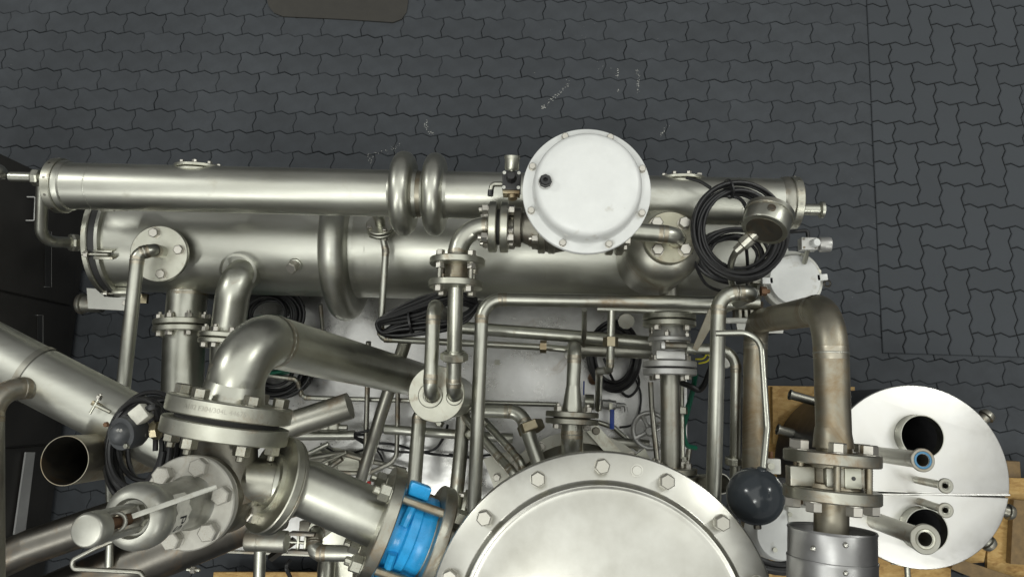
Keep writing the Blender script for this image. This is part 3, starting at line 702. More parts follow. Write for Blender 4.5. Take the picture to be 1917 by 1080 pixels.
# small vertical vessel with round top
sv = thing('small_round_vessel', 'small upright vessel with flat round steel top where two pipes enter', 'vessel', V((cT.x, cT.y, 0.3)))
RT = mpx(53, cT)
MB().lathe([(0, 0), (RT - 0.002, 0), (RT, -0.003), (RT, -0.016), (RT - 0.006, -0.018)], cT, UP, 60).build('top_plate', M_FLANGE, sv, 30)
MB().lathe([(RT - 0.012, -0.017), (RT - 0.012, -0.62), (RT - 0.05, -0.68), (0, -0.70)], cT, UP, 48).build('shell', M_PIPE, sv)
for px, py, r_ in ((806, 740, 0.044), (851, 743, 0.030)):
    c = at(px, py, 1.20); MB().lathe([(r_ * 0.6, 0.008), (r_ - 0.003, 0.008), (r_, 0.005), (r_, 0.0005)], V((c.x, c.y, 1.20)), UP, 40).build('boss', M_FLANGE, sv)
MB().lathe([(0, -.6), (RT * 0.75, -.9), (RT * 0.75, -.903), (0, -.903)], cT, UP, 24).build('foot', M_PIPE2, sv)
P1 = thing('short_hook_pipe', 'short hook pipe rising from the round vessel top, left one', 'pipe', at(806, 735, 1.1))
k0 = at(806, 742, 1.19); k1 = at(805, 740, 1.29); k2 = at(812, 570, 1.29)
pipe(P1, [V((k1.x, k1.y, 1.19)), k1, k2, V((k2.x, k2.y, 0.75))], mpx(13.5, k1), 0.055, M_PIPE, n=26)
# right pipe and filter vessel
fc = at(1255, 444, 1.37)
fl_ = thing('filter_vessel', 'upright steel filter pot with four-bolt lid, right of the white actuator', 'filter', V((fc.x, fc.y, 0.7)))
flange(fl_, fc - UP * 0.011, UP, mpx(50, fc), 0.022, 0.005, 4, 0.036, mpx(36, fc), 0.785 + 0.03, M_FILT)
flange(fl_, fc - UP * 0.036, UP, mpx(49, fc), 0.022, 0.005, 0, mat=M_DFL)
MB().lathe([(0.07, -0.046), (0.07, -0.06), (0.09, -0.068), (0.115, -0.085), (0.132, -0.115), (0.138, -0.15), (0.138, -0.42), (0.12, -0.46), (0.06, -0.49), (0, -0.49)], fc, UP, 60).build('pot', M_PIPE2, fl_, 50)
b = MB()
for px in (1166, 1300): 
    c = at(px, 530, 0.66); b = MB(); b.sweep([V((c.x, c.y, 1.02)), V((c.x, c.y, 0.3))], 0.014, 12); b.build('leg', M_PIPE2, fl_)
P3 = thing('filter_inlet_elbow', 'elbow pipe from the white actuated valve into the filter lid', 'pipe', at(1220, 435, 1.2))
g0, g1 = vx(1160, 431, 1.43), at(1272, 441, 1.43)
pipe(P3, [g0, g1, V((g1.x, g1.y, 1.36))], mpx(17, g1), 0.055, M_PIPE, n=30)

# ================================================================== VERTICAL (front-running) VALVE LINE 1255
ZL = 0.90
vv = thing('ball_valve_line', 'pipe with cast lever ball valve between flange pairs, right of centre', 'valve line', at(1255, 700, 0.5))
L0, L1 = at(1252, 500, ZL), at(1256, 905, ZL); dd = (L1 - L0).normalized(); r_ = mpx(18, at(1255, 780, ZL))
def lp(py): return L0.lerp(L1, (py - 500) / 405)
MB().sweep([lp(520), lp(598)], r_, 28).build('pipe', M_PIPE2, vv)
MB().sweep([lp(700), lp(880)], r_, 32).build('pipe', M_PIPE2, vv)
Rv = mpx(49, lp(600))
flange_pair(vv, lp(604), dd, Rv, 0.022, 0.005, 0.02, 4, 0.026, 0.785)
flange_pair(vv, lp(694), dd, Rv, 0.024, 0.006, 0.02, 4, 0.026, 0.785, M_SILVER)
flange_pair(vv, lp(889), dd, Rv * 0.95, 0.024, 0.006, 0.02, 4, 0.028, 0.785, M_DFL)
MB().lathe([(0.03, -0.085), (0.045, -0.08), (0.062, -0.055), (0.070, -0.01), (0.070, 0.03), (0.060, 0.05), (0.045, 0.075), (0.04, 0.09)], lp(648), dd, 28).build('valve_body', M_SILVER, vv)
flange(vv, lp(640), dd, 0.083, 0.018, 0.02, 4, 0.022, 0.068, 0.3, M_SILVER, (1, -1))
c = lp(655); b = MB(); b.box(c + UP * 0.085, AX * 0.05, AY * 0.014, UP * 0.018, 0.006); b.box(c + UP * 0.078 + AY * -0.035 + AX * -0.01, AX * 0.055, AY * 0.016, UP * 0.008, 0.003); b.build('stem_bracket', M_SILVER, vv)
MB().sweep([c + UP * 0.105 - AX * 0.035, c + UP * 0.105 + AX * 0.045], 0.014, 16).build('stem_pin', M_CAST, vv)
hb = at(1300, 655, 1.03); ht = at(1343, 568, 1.12)
b = MB(); sd = (ht - hb).normalized(); nn = sd.cross(UP).normalized()
b.prism([hb + nn * 0.010, hb - nn * 0.010, ht - nn * 0.022, ht + nn * 0.022], UP * 0.012); b.build('lever', M_BROWN, vv)

# ================================================================== LONG PIPES
def pline(name, label, pts, w_px, bend, mat=None, zref=1, welds=True, n=24, base=0.3, cat='pipe'):
    P = [p if isinstance(p, V) else at(*p) for p in pts]
    q = P[zref]; t_ = thing(name, label, cat, V((q.x, q.y, base)))
    pipe(t_, P, mpx(w_px / 2, q), bend, mat or M_PIPE, 'pipe', welds, n)
    return t_
ZC = 1.15
pline('frame_pipe', 'right-angled steel pipe crossing in front of the drum, left leg by the lid', [(887, 970, ZC), (903, 560, ZC), (1420, 568, ZC)], 25, 0.075)
q = at(1413, 548, 1.36)
pd = pline('gooseneck_pipe', 'steel gooseneck pipe ending beside the white round positioner', [(1334, 985, 1.30), (1346, 548, 1.36), q, V((q.x - 0.02, q.y, 0.9))], 28, [0.105, 0.05])
# heat tinted elbow line
ZE = 1.92
te = at(1553, 577, ZE); be = V((te.x - 0.02, te.y - 0.03, 1.03)); bx_ = at(1415, 602, 1.05)
ev = thing('brown_elbow_line', 'thick heat-tinted brown pipe rising over and down to a wafer valve', 'pipe', at(1410, 800, 0.9))
rE = mpx(31, te)
pipe(ev, [(1562, 850, ZE), te, bx_, (1408, 1090, 1.0)], rE, [0.125, 0.085], M_BROWN, n=36)
MB().lathe([(rE, 0.05), (rE * 1.1, 0.02), (rE * 1.16, 0.0), (0.01, 0)], at(1560, 838, ZE), AY, 34).build('weld_neck', M_BROWN, ev)
ed = (at(1560, 925, ZE) - at(1561, 855, ZE)).normalized()
fa, fb = at(1557, 857, ZE), at(1557, 925, ZE); Re = mpx(86, fa)
flange(ev, fa, -ed, Re, 0.030, 0.02, 6, 0.036, None, 0.3, M_DFL, (1,))
flange(ev, fb, ed, Re, 0.030, 0.02, 6, 0.036, None, 0.3, M_DFL, (1,))
L_ = (fb - fa).length
u, v, _ = frame(-ed)
for i in range(6):
    th = 0.3 + i * math.pi / 3; o_ = (u * math.cos(th) + v * math.sin(th)) * Re * 0.78
    MB().sweep([fa + o_ + ed * (L_ * k / 30) for k in range(31)], [0.0095 if k % 2 else 0.0080 for k in range(31)], 10).build('threaded_rod', M_BROWN, ev, 80)
wv = thing('wafer_check_valve', 'stained wafer valve clamped between two big flanges at right', 'valve', fa.lerp(fb, 0.5) - UP * 0.1)
MB().lathe([(0, -L_ / 2 + 0.016), (Re * 0.62, -L_ / 2 + 0.016), (Re * 0.62, -L_ / 2 + 0.024), (Re * 0.56, -L_ / 2 + 0.026), (Re * 0.56, L_ / 2 - 0.03), (Re * 0.62, L_ / 2 - 0.026), (Re * 0.64, L_ / 2 - 0.016), (0, L_ / 2 - 0.016)], fa.lerp(fb, 0.5), ed, 40).build('body', M_BROWN, wv)
c = fa.lerp(fb, 0.48) + UP * (Re * 0.53)
b = MB(); b.box(c + AX * 0.005, AX * 0.045, AY * 0.022, UP * 0.012, 0.002); b.build('boss', M_PIPE2, wv)
b = MB(); b.box(c + AX * 0.022 + UP * 0.010, AX * 0.020, AY * 0.024, UP * 0.006, 0.002); b.build('plate', M_FLANGE, wv)
MB().lathe([(0.005, 0.0), (0.005, 0.002), (0, 0.002)], c + AX * 0.022 + UP * 0.0155, UP, 14).build('hole', M_GASKET_SHADE, wv)  # solid dark disc, painted shade in place of a drilled hole
b = MB(); b.box(fa.lerp(fb, 0.5) + V((-0.085, 0, 0.02)), AX * 0.03, AY * 0.024, UP * 0.02, 0.003); b.build('side_boss', M_PIPE2, wv)
MB().sweep([fb, at(1556, 1000, ZE)], mpx(31, fb), 34).build('pipe', M_BROWN, ev)
jk = thing('insulated_jacket', 'riveted grey sheet metal jacket around pipe at bottom right', 'jacket', at(1558, 1060, ZE - 0.15))
j0, j1, j2 = at(1557, 990, ZE), at(1557, 1046, ZE), at(1557, 1170, ZE); rJ = mpx(78, j0); ax = (j2 - j0).normalized(); h1, h2 = (j1 - j0).length, (j2 - j0).length
MB().lathe([(rJ - 0.004, 0.004), (rJ - 0.004, 0.0), (rJ, -0.002), (rJ + 0.002, 0.002), (rJ, 0.006), (rJ, h1)], j0, ax, 64).build('upper_sheet', M_JACK, jk)
MB().lathe([(rJ - 0.001, h1 - 0.004), (rJ + 0.0025, h1 - 0.003), (rJ + 0.003, h1), (rJ + 0.0015, h1 + 0.004), (rJ + 0.001, h2)], j0, ax, 64).build('lower_sheet', M_JACK, jk)
MB().lathe([(rE * 0.9, 0.03), (rJ - 0.005, 0.02)], j0, ax, 48).build('filling', M_WHITE2, jk)
for px, py in ((1581, 1019), (1581, 1071), (1512, 1028)):
    c = at(px, py, ZE + rJ * 0.93); q = c - j0; q = (q - ax * q.dot(ax)).normalized(); c = j0 + ax * (c - j0).dot(ax) + q * (rJ + 0.001)
    MB().lathe([(0.0065, 0), (0.0055, 0.003), (0.003, 0.005), (0, 0.0055)], c, q, 14).build('rivet', M_LID, jk)
# side pipes right
fp = pline('side_riser_pipe', 'thin steel pipe turning down between gooseneck and brown pipe', [(1285, 652, 1.0), (1378, 655, 1.0), (1376, 950, 0.9)], 20, 0.07, zref=1)
c = at(1376, 862, 0.93); dd = (at(1376, 950, 0.9) - at(1378, 655, 1.0)).normalized()
MB().lathe([(0.01, -0.014), (0.036, -0.014), (0.038, -0.01), (0.038, 0.01), (0.036, 0.014), (0.01, 0.014)], c, dd, 12, True).build('union_nut', M_FLANGE, fp, 20)
bt = pline('ball_rod', 'thin bent steel rod carrying the dark ball', [(1340, 624, 1.50), (1424, 622, 1.52), (1436, 800, 1.58), (1428, 885, 1.62)], 12, 0.06, zref=2, welds=False, n=16)
bc = at(1414, 928, 1.60); rb_ = mpx(53, bc)
bl = thing('dark_ball', 'glossy dark grey ball on a bent rod by the big lid', 'ball', bc - UP * rb_)
b = MB(); prof = [(rb_ * math.sin(math.pi * i / 28), -rb_ * math.cos(math.pi * i / 28)) for i in range(29)]; prof[0] = (0, -rb_); prof[-1] = (0, rb_)
b.lathe(prof, bc, AY, 56); b.build('ball', M_BALL, bl, 80)
MB().lathe([(0.013, rb_ - 0.006), (0.013, rb_ + 0.004), (0.010, rb_ + 0.006), (0, rb_ + 0.006)], bc, (at(1428, 870, 1.63) - bc), 18).build('collar', M_BALL, bl)
bolt(bl, bc + (at(1418, 985, 1.60) - bc).normalized() * (rb_ - 0.003), (at(1418, 985, 1.60) - bc), 0.019, mat=M_DARKST_SHADE)

# ================================================================== MIDDLE PIPES
pline('rack_pipe', 'upper of two horizontal pipes running to the ball valve', [(862, 613, 0.74), (1045, 627, 0.74), (1225, 642, 0.74)], 24, 0.02, M_PIPE, welds=False)
pline('rack_pipe', 'lower thicker horizontal pipe right of the reducer pipe', [(1080, 653, 0.70), (1150, 656, 0.70), (1230, 660, 0.70)], 26, 0.02, M_PIPE2, welds=False)
k = pline('branch_tube', 'slender tube with branch over the rack pipes', [(1118, 578, 0.96), (1200, 580, 0.96), (1345, 583, 0.96)], 13, 0.02, M_PIPE, welds=False, n=16)
e_ = at(1120, 765, 0.42)
pipe(k, [(1145, 580, 0.96), (1142, 692, 0.90), at(1122, 695, 0.72), e_], mpx(7.5, at(1143, 640, 0.93)), [0.035, 0.03], M_PIPE, 'branch', True, 16)
MB().lathe([(0.005, -0.018), (0.030, -0.018), (0.030, 0.018), (0.005, 0.018)], at(1143, 640, 0.93), AY, 6, True).build('coupling_nut', M_BRASS, k, 20)
pline('stub_tube', 'horizontal tube emerging right beyond the gooseneck pipe', [(1355, 600, 1.0), (1375, 600, 1.0), (1505, 604, 0.95)], 11, 0.02, M_WHITE2, welds=False)
pline('short_riser', 'short tube dropping behind the rack pipes', [(1094, 580, 0.9), (1094, 600, 0.85), (1092, 668, 0.66)], 10, 0.02, M_PIPE2, welds=False, n=14)
b = MB(); c = at(1172, 600, 0.8); b.lathe([(0, 0), (0.034, 0), (0.034, 0.01), (0, 0.01)], c, V((0, -0.5, 1)), 10)
lg = b.build('lug_plate', M_PIPE2); tag(lg, 'small lug plate with bolt holes behind the branch tube', 'bracket')
# reducer pipe
rp = thing('reducer_pipe', 'tapered reducer pipe with flange pair in front of the big lid', 'pipe', at(1072, 780, 0.6))
z_ = 0.95; dd = (at(1070, 800, z_) - at(1075, 660, z_)).normalized()
e0 = at(1076, 648, z_); rr_ = mpx(13, e0)
pipe(rp, [V((e0.x, e0.y, 0.55)), e0 + V((0, 0, 0.0)), at(1073, 722, z_)], rr_, 0.05, M_PIPE, n=26)
MB().lathe([(rr_, 0), (rr_ * 1.05, 0.01), (mpx(19, e0), 0.085), (mpx(19.5, e0), 0.10)], at(1073, 722, z_), dd, 30).build('reducer', M_PIPE, rp)
flange_pair(rp, at(1071, 782, z_), dd, mpx(49, e0), 0.022, 0.004, 0.02, 4, 0.026, 0.785, M_DFL)
pipe(rp, [at(1071, 785, z_), at(1071, 835, z_), at(1073, 900, 0.72)], mpx(20, e0), 0.08, M_PIPE, n=28)
# lower vessel dome below lid
lv = thing('lower_vessel', 'bolted steel vessel top half hidden behind the big round lid', 'vessel', at(1085, 975, 0.3))
c = at(1085, 975, 0.70)
R_ = mpx(165, c)
MB().lathe([(R_, -0.40), (R_ * 0.88, -0.40), (R_ * 0.88, -0.02), (R_, -0.02), (R_, 0.0), (R_ * 0.87, 0.0), (R_ * 0.85, 0.012), (R_ * 0.78, 0.05), (R_ * 0.55, 0.09), (0, 0.115)], c, UP, 72).build('dome', M_PIPE2, lv, 30)
for i in range(16):
    th = 0.12 + i * math.pi / 8; bolt(lv, c + V((math.cos(th), math.sin(th), 0)) * R_ * 0.935, UP, 0.030)
b = MB()
q1, q2 = at(1115, 806, 0.73), at(1165, 862, 0.73); s_ = (q2 - q1).normalized(); nn = UP.cross(s_)
b.prism([q1 + nn * 0.02 - s_ * 0.02, q1 - nn * 0.03 - s_ * 0.02, q2 - nn * 0.03 + s_ * 0.03, q2 + nn * 0.02 + s_ * 0.03], UP * 0.014); pl_ = b.build('clamp_plate', M_FLANGE, lv)
for q in (q1, q2): bolt(pl_, q + UP * 0.014, UP, 0.028, mat=M_CAST)
b = MB(); b.prism(quad(0.72, (1165, 868), (1206, 838), (1220, 868), (1200, 880)), UP * 0.02); b.build('gusset', M_FLANGE, lv)
st_ = pline('steam_tube', 'angled tube with big nut entering the lower vessel', [(885, 767, 0.72), (975, 770, 0.74), (1015, 885, 0.80)], 27, 0.075, M_PIPE, zref=1)
c = at(994, 800, 0.75); dq = (at(1015, 885, 0.80) - at(975, 770, 0.74)).normalized()
MB().lathe([(0.01, -0.02), (0.052, -0.02), (0.055, -0.016), (0.055, 0.016), (0.052, 0.02), (0.01, 0.02)], c, dq, 6, True).build('union_nut', M_BRASS, st_, 20)
pline('slanted_tube', 'left one of two slanted parallel tubes under the small vessel', [(858, 766, 0.62), (935, 856, 0.72), (962, 886, 0.78), (974, 915, 0.76)], 17, 0.05, M_PIPE, n=18)
pline('slanted_tube', 'right one of two slanted parallel tubes under the small vessel', [(890, 770, 0.60), (955, 840, 0.70), (976, 866, 0.74), (984, 905, 0.72)], 15, 0.05, M_PIPE, n=18)
pline('down_pipe', 'pipe elbow running down from the small vessel to the blue valve', [at(812, 762, 0.62), at(786, 768, 0.66), at(772, 950, 0.70)], 27, 0.055, M_PIPE)
pline('down_pipe', 'straight pipe between small vessel and flange stub, left of frame pipe', [(868, 770, 0.62), (862, 850, 0.62), (850, 965, 0.62)], 27, 0.02, M_PIPE, welds=False)
fs = thing('flange_stub', 'small flange stub at the foot of the straight pipe', 'flange', at(858, 965, 0.5))
flange(fs, at(870, 950, 0.66), (AX + AY * -0.15).normalized(), 0.075, 0.018, 0.01, 4, 0.02, None, 0.4, M_FLANGE, (1, -1))
MB().sweep([at(820, 958, 0.66), at(905, 968, 0.66)], 0.028, 20).build('tube', M_PIPE, fs)
pline('diagonal_strut_pipe', 'long diagonal pipe behind the descending elbow pipe', [(762, 630, 0.86), (715, 770, 0.74), (668, 925, 0.58)], 24, 0.02, M_PIPE2, welds=False)
pline('closed_tube', 'short capped tube lying behind the elbow flange', [(505, 812, 0.85), (560, 790, 0.85), (655, 759, 0.85)], 50, 0.02, M_PIPE2, welds=False, n=30)
pline('cable_conduit', 'left horizontal conduit with black wires coming out', [(490, 815, 0.45), (560, 815, 0.45), (664, 814, 0.45)], 18, 0.02, M_PIPE, welds=False)
pline('cable_conduit', 'right horizontal conduit receiving the black wires', [(720, 803, 0.45), (800, 809, 0.45), (960, 820, 0.45)], 18, 0.02, M_PIPE, welds=False)
pline('rear_conduit', 'horizontal pipe behind the hand wheel at lid height', [(1130, 828, 0.45), (1160, 828, 0.45), (1215, 832, 0.45)], 18, 0.02, M_PIPE2, welds=False)
pline('thin_line', 'very thin tube running across the tray to the reducer flange', [(478, 700, 0.52), (556, 710, 0.5), (566, 744, 0.45), (780, 750, 0.45), (1045, 757, 0.45)], 9, 0.03, M_PIPE, n=12)
pline('hose_tube', 'thin curved tube looping down left of the blue valve', [(745, 690, 0.5), (744, 800, 0.45), (742, 862, 0.42), (690, 886, 0.42), (560, 882, 0.42)], 9, 0.07, M_PIPE2, n=12, welds=False)
cb_ = thing('dangling_wires', 'bundle of black wires hanging between the two conduits', 'wires', at(690, 810, 0.4))
for pts in ([(660, 812, 0.46), (690, 806, 0.47), (725, 803, 0.46)], [(660, 815, 0.46), (695, 812, 0.45), (725, 806, 0.46)], [(660, 816, 0.46), (700, 838, 0.40), (760, 846, 0.38), (810, 842, 0.38), (832, 815, 0.40), (838, 795, 0.42)], [(660, 817, 0.46), (700, 828, 0.42), (740, 832, 0.42), (800, 848, 0.36), (880, 856, 0.36), (960, 862, 0.36)]):
    cable(pts, 0.006, parent=cb_)
# small fittings on tray
hw = at(1218, 806, 0.52); h = thing('hand_wheel', 'grey cast hand wheel with oval openings behind the valve pipe', 'hand wheel', hw - UP * 0.1)
ha = V((-0.35, -0.1, 1)).normalized(); Rw = mpx(33, hw)
u, v, _ = frame(ha); b = MB(); b.sweep([hw + (u * math.cos(t) + v * math.sin(t)) * Rw for t in [2 * math.pi * i / 40 for i in range(41)]], 0.011, 12, False); b.build('rim', M_SILVER, h, 80)
MB().lathe([(0, 0.02), (0.016, 0.02), (0.024, 0.008), (0.024, -0.02), (0, -0.02)], hw, ha, 20).build('hub', M_SILVER, h)
for i in range(4):
    t = 0.5 + i * math.pi / 2; d_ = u * math.cos(t) + v * math.sin(t)
    MB().sweep([hw + d_ * 0.02, hw + d_ * Rw * 0.6, hw + d_ * Rw], [0.013, 0.009, 0.014], 8).build('spoke', M_SILVER, h)
MB().sweep([hw, hw - ha * 0.25], 0.014, 12).build('stem', M_PIPE2, h)
bv = thing('small_ball_valve', 'little ball valve with dark blue lever handle on the tray', 'valve', at(1135, 755, 0.35))
c = at(1140, 757, 0.42)
MB().lathe([(0, -0.055), (0.014, -0.055), (0.014, -0.035), (0.021, -0.03), (0.021, -0.012), (0.024, 0), (0.021, 0.012), (0.021, 0.03), (0.013, 0.034), (0.013, 0.055), (0, 0.055)], c, (AX + AY * -0.06).normalized(), 12).build('body', M_SILVER, bv, 25)
pipe(bv, [c + AX * 0.05, c + AX * 0.075, c + V((0.078, -0.03, 0))], 0.009, 0.012, M_SILVER, 'spout', False, 10)
b = MB(); b.box(c + V((0.012, -0.065, 0.028)), AX * 0.010, AY * 0.044, UP * 0.004, 0.003); b.build('handle', M_BLUEH, bv)
b = MB(); b.box(c + V((0.006, -0.012, 0.024)), AX * 0.008, AY * 0.02, UP * 0.003, 0.001); b.build('lever', M_FLANGE, bv)
MB().lathe([(0.022, -0.02), (0.034, -0.02), (0.034, 0.02), (0.022, 0.02)], at(1103, 752, 0.42), AX, 20, True).build('ring', M_PIPE, bv)
b = MB(); b.box(at(1093, 726, 0.40), AX * 0.0035, AY * 0.032, UP * 0.004, 0.002); tag(b.build('blue_lever', M_BLUEH), 'narrow blue lever behind the reducer pipe', 'lever')
rc = at(1113, 706, 0.34); tag(MB().lathe([(0, -0.04), (0.022, -0.04), (0.030, -0.01), (0.022, 0.02), (0.012, 0.024), (0.012, 0.04), (0, 0.04)], rc, V((0.1, 0.4, 1)), 10).build('rusty_fitting', M_RUST, None, 25), 'rusty brown fitting beside the reducer pipe', 'fitting')
yk = thing('bleed_valve', 'disc fitting with two small rods behind the inclined pipe', 'valve', at(650, 865, 0.3))
c = at(652, 868, 0.36); MB().lathe([(0, -0.04), (0.05, -0.04), (0.055, 0), (0.05, 0.006), (0, 0.006)], c, V((0.1, -0.2, 1)), 32).build('disc', M_FLANGE, yk)
MB().sweep([at(598, 868, 0.42), at(650, 846, 0.46)], 0.008, 10).build('rod', M_FLANGE, yk); MB().sweep([at(612, 878, 0.42), at(640, 858, 0.44)], 0.012, 10).build('rod', M_PIPE2, yk)
b = MB(); b.box(at(691, 904, 0.42), AX * 0.006, AY * 0.010, UP * 0.02, 0.002); tag(b.build('red_knob', M_RED), 'tiny red knob behind the inclined pipe', 'knob')
MB().lathe([(0.0, -0.02), (0.02, -0.02), (0.02, 0.02), (0.012, 0.03), (0, 0.03)], at(823, 792, 0.55), UP, 6).build('hose_nipple', M_FLANGE, sv)

# ================================================================== SAFETY VALVE, ELBOW, LEFT PIPES
zf = 2.0; vf = at(352, 941, zf); vx_, vy_ = vf.x, vf.y
SV = thing('safety_valve', 'spring safety valve with cast bonnet, lever and slotted cap at lower left', 'safety valve', V((vx_, vy_, 1.7)))
C0 = V((vx_, vy_, 0))
bf = flange(SV, C0 + UP * (zf - 0.014), UP, 0.114, 0.028, 0.02, 6, 0.040, 0.090, 0.25, M_CASTL, (1,), bm_=M_CASTL)
flange(SV, C0 + UP * (zf - 0.046), UP, 0.112, 0.030, 0.02, 0, mat=M_CAST)
MB().lathe([(0.066, 2.000), (0.060, 2.006), (0.058, 2.02), (0.058, 2.20)], C0, UP, 48).build('bonnet', M_BONNET, SV)
MB().lathe([(0.058, 2.196), (0.066, 2.198), (0.071, 2.206), (0.072, 2.222), (0.070, 2.240), (0.063, 2.254), (0.052, 2.262), (0.042, 2.264), (0.039, 2.260), (0.037, 2.248), (0.0, 2.248)], C0, UP, 48).build('bonnet_cap', M_BONNET, SV, 60)
MB().lathe([(0.033, 2.249), (0.033, 2.268), (0.030, 2.272), (0, 2.272)], C0, UP, 6).build('lock_nut', M_DFL, SV, 20)
b = MB()   # slotted sleeve: two arms + cap
for s in (0, 1):
    for i in range(10):
        t0 = math.pi * s + 0.80 + (math.pi - 1.60) * i / 10; t1 = math.pi * s + 0.80 + (math.pi - 1.60) * (i + 1) / 10
        k_ = len(b.v)
        for t in (t0, t1):
            for r_ in (0.032, 0.026):
                for z_ in (2.266, 2.40): b.v.append(C0 + V((math.cos(t + 0.35) * r_, math.sin(t + 0.35) * r_, z_)))
        b.f += [(k_, k_ + 1, k_ + 5, k_ + 4), (k_ + 2, k_ + 6, k_ + 7, k_ + 3)]
        if i == 0: b.f.append((k_, k_ + 2, k_ + 3, k_ + 1))
        if i == 9: b.f.append((k_ + 4, k_ + 5, k_ + 7, k_ + 6))
b.build('sleeve', M_BONNET, SV)
MB().lathe([(0, 2.380), (0.032, 2.380), (0.0335, 2.382), (0.0335, 2.409), (0.0325, 2.415), (0.0295, 2.4195), (0.027, 2.4205), (0, 2.421)], C0, UP, 40).build('cap', M_BONNET, SV, 50)
MB().sweep([C0 + UP * 2.27, C0 + UP * 2.365], 0.012, 16).build('spindle', M_RUST, SV)
lz = 2.335; l0 = C0 + UP * lz; l1 = at(404, 911, 2.24); ld = (l1 - l0).normalized(); ln = ld.cross(UP).normalized(); lu = ln.cross(ld)
b = MB(); b.box(l0.lerp(l1, 0.60), ld * ((l1 - l0).length * 0.41), ln * 0.0055, lu * 0.004, 0.001); lv_ = b.build('lever', M_BONNET, SV)
b = MB(); b.sweep([l0 + (ld * math.cos(t) * 0.026 + ln * math.sin(t) * 0.021) for t in [0.0 + 2 * math.pi * i / 20 for i in range(21)]], 0.0045, 8, False); b.build('fork', M_BONNET, lv_, 80)
b = MB(); b.box(C0 + V((-0.045, 0.045, 2.205)), AX * 0.010, AY * 0.007, UP * 0.012, 0.002); b.build('lug', M_CASTL, SV)
# tape with handwriting wrapped on bonnet
def wrap(th0, z0, r):
    # text x runs round the bonnet, text y runs up the axis
    return lambda x, y: C0 + V((math.cos(th0 - x / r) * r, math.sin(th0 - x / r) * r, z0 - y))
b = MB(); R1 = 0.0588
th0 = -0.25
for i in range(17):
    t = th0 - 1.0 + 2.0 * i / 16; w0 = 2.112 + 0.006 * math.sin(i * 1.7); w1 = 2.178 + 0.005 * math.sin(i * 2.3)
    b.v += [C0 + V((math.cos(t) * R1, math.sin(t) * R1, w0)), C0 + V((math.cos(t) * R1, math.sin(t) * R1, w1))]
for i in range(16): b.f.append((2 * i, 2 * i + 2, 2 * i + 3, 2 * i + 1))
tp = b.build('tape', M_TAPE, SV)
text_mesh('PS', 0.046, wrap(th0 - 0.22, 2.145, R1 + 0.0006), M_INK, tp)
text_mesh('V4610', 0.017, wrap(-0.30, 2.050, 0.0588), M_STAMP, SV)
# body
MB().lathe([(0.108, 1.940), (0.098, 1.93), (0.088, 1.91), (0.098, 1.87), (0.105, 1.80), (0.098, 1.72), (0.07, 1.64), (0.05, 1.60), (0, 1.60)], C0, UP, 48).build('body', M_CAST, SV, 60)
zo = 1.86; oc = at(422, 806, zo); 
OUT0 = V((vx_ + 0.025, vy_, zo - 0.04)); od = (at(429, 770, zo) - at(420, 812, zo)).normalized()
MB().sweep([OUT0, OUT0.lerp(oc, 0.5), oc], [0.098, 0.080, 0.082], 36).build('outlet_neck', M_CAST, SV)
EL = thing('big_elbow_pipe', 'very thick elbow pipe bending down toward the small vessel, with big flange', 'pipe', at(770, 705, 0.5))
Ro = mpx(115, oc); tF = 0.042
fo = flange(SV, oc + od * 0.002, od, Ro, tF, 0.03, 6, 0.038, None, 0.25, M_FLANGE, (-1,), bm_=M_DFL)
flc = oc + od * (tF + 0.016)
fe = flange(EL, flc, od, Ro * 0.99, tF, 0.03, 6, 0.038, None, 0.25, M_FLANGE, (1,), bm_=M_DFL)
MB().lathe([(0.05, -0.008), (Ro * 0.82, -0.008), (Ro * 0.82, 0.008), (0.05, 0.008)], flc - od * (tF / 2 + 0.007), od, 48, True).build('gasket', M_GASKET_SHADE, EL)
rL = mpx(53, at(480, 660, 1.9))
u, v, _ = frame(od)
def rim(ang0, r, ctr):
    return lambda x, y: ctr + (u * math.cos(ang0 + x / r) + v * math.sin(ang0 + x / r)) * r + od * y
text_mesh('A182 F304/304L 44675', 0.017, rim(1.72, Ro * 0.99 + 0.0006, flc), M_STAMP, fe)
e1 = at(455, 625, 1.90); e2 = at(790, 712, 0.52)
tipn = flc + od * 0.05
pipe(EL, [tipn, e1, e2], rL, 0.135, M_PIPE, n=44)
MB().lathe([(rL * 1.15, -0.03), (rL * 1.02, 0.02), (rL * 0.99, 0.045)], tipn, od, 44).build('weld_neck', M_PIPE, EL)
weld(EL, tipn + od * 0.045, od, rL)
# second body flange and inclined pipe
ip = thing('inclined_pipe', 'thick inclined steel pipe between safety valve and blue valve', 'pipe', at(600, 925, 1.5))
i0, i1 = at(512, 886, 1.80), at(722, 978, 1.73); idr = (i1 - i0).normalized(); rI = mpx(53, i0)
ti = (idr + UP * -0.72).normalized()
f1c = at(512, 906, 1.80)
ff = flange(ip, f1c, ti, mpx(92, f1c), 0.024, 0.03, 0, mat=M_FLANGE)
flange(ip, f1c + ti * 0.019, ti, mpx(90, f1c), 0.010, 0.03, 0, mat=M_DFL)
bolt(ff, at(484, 962, 1.80 + 0.012), -ti, 0.046)
MB().lathe([(0.014, 0.0), (0.014, 0.001), (0, 0.001)], at(503, 876, 1.835), -ti, 20).build('bolt_hole_shade', M_GASKET_SHADE, ff)  # dark disc laid on the flange as the shade of an empty hole
MB().lathe([(0.01, 0), (mpx(56, f1c), 0.0), (mpx(56, f1c), 0.012), (0.01, 0.012)], f1c - ti * 0.024, ti, 36).build('raised_face', M_FLANGE, ip)
bd = thing('valve_inlet_elbow', 'rough cast elbow neck between safety valve body and side flange', 'fitting', at(450, 910, 1.6))
MB().sweep([C0 + V((0.03, 0.01, 1.80)), f1c - ti * 0.05, f1c - ti * 0.015], [0.085, 0.060, 0.062], 32).build('neck', M_DFL, bd)
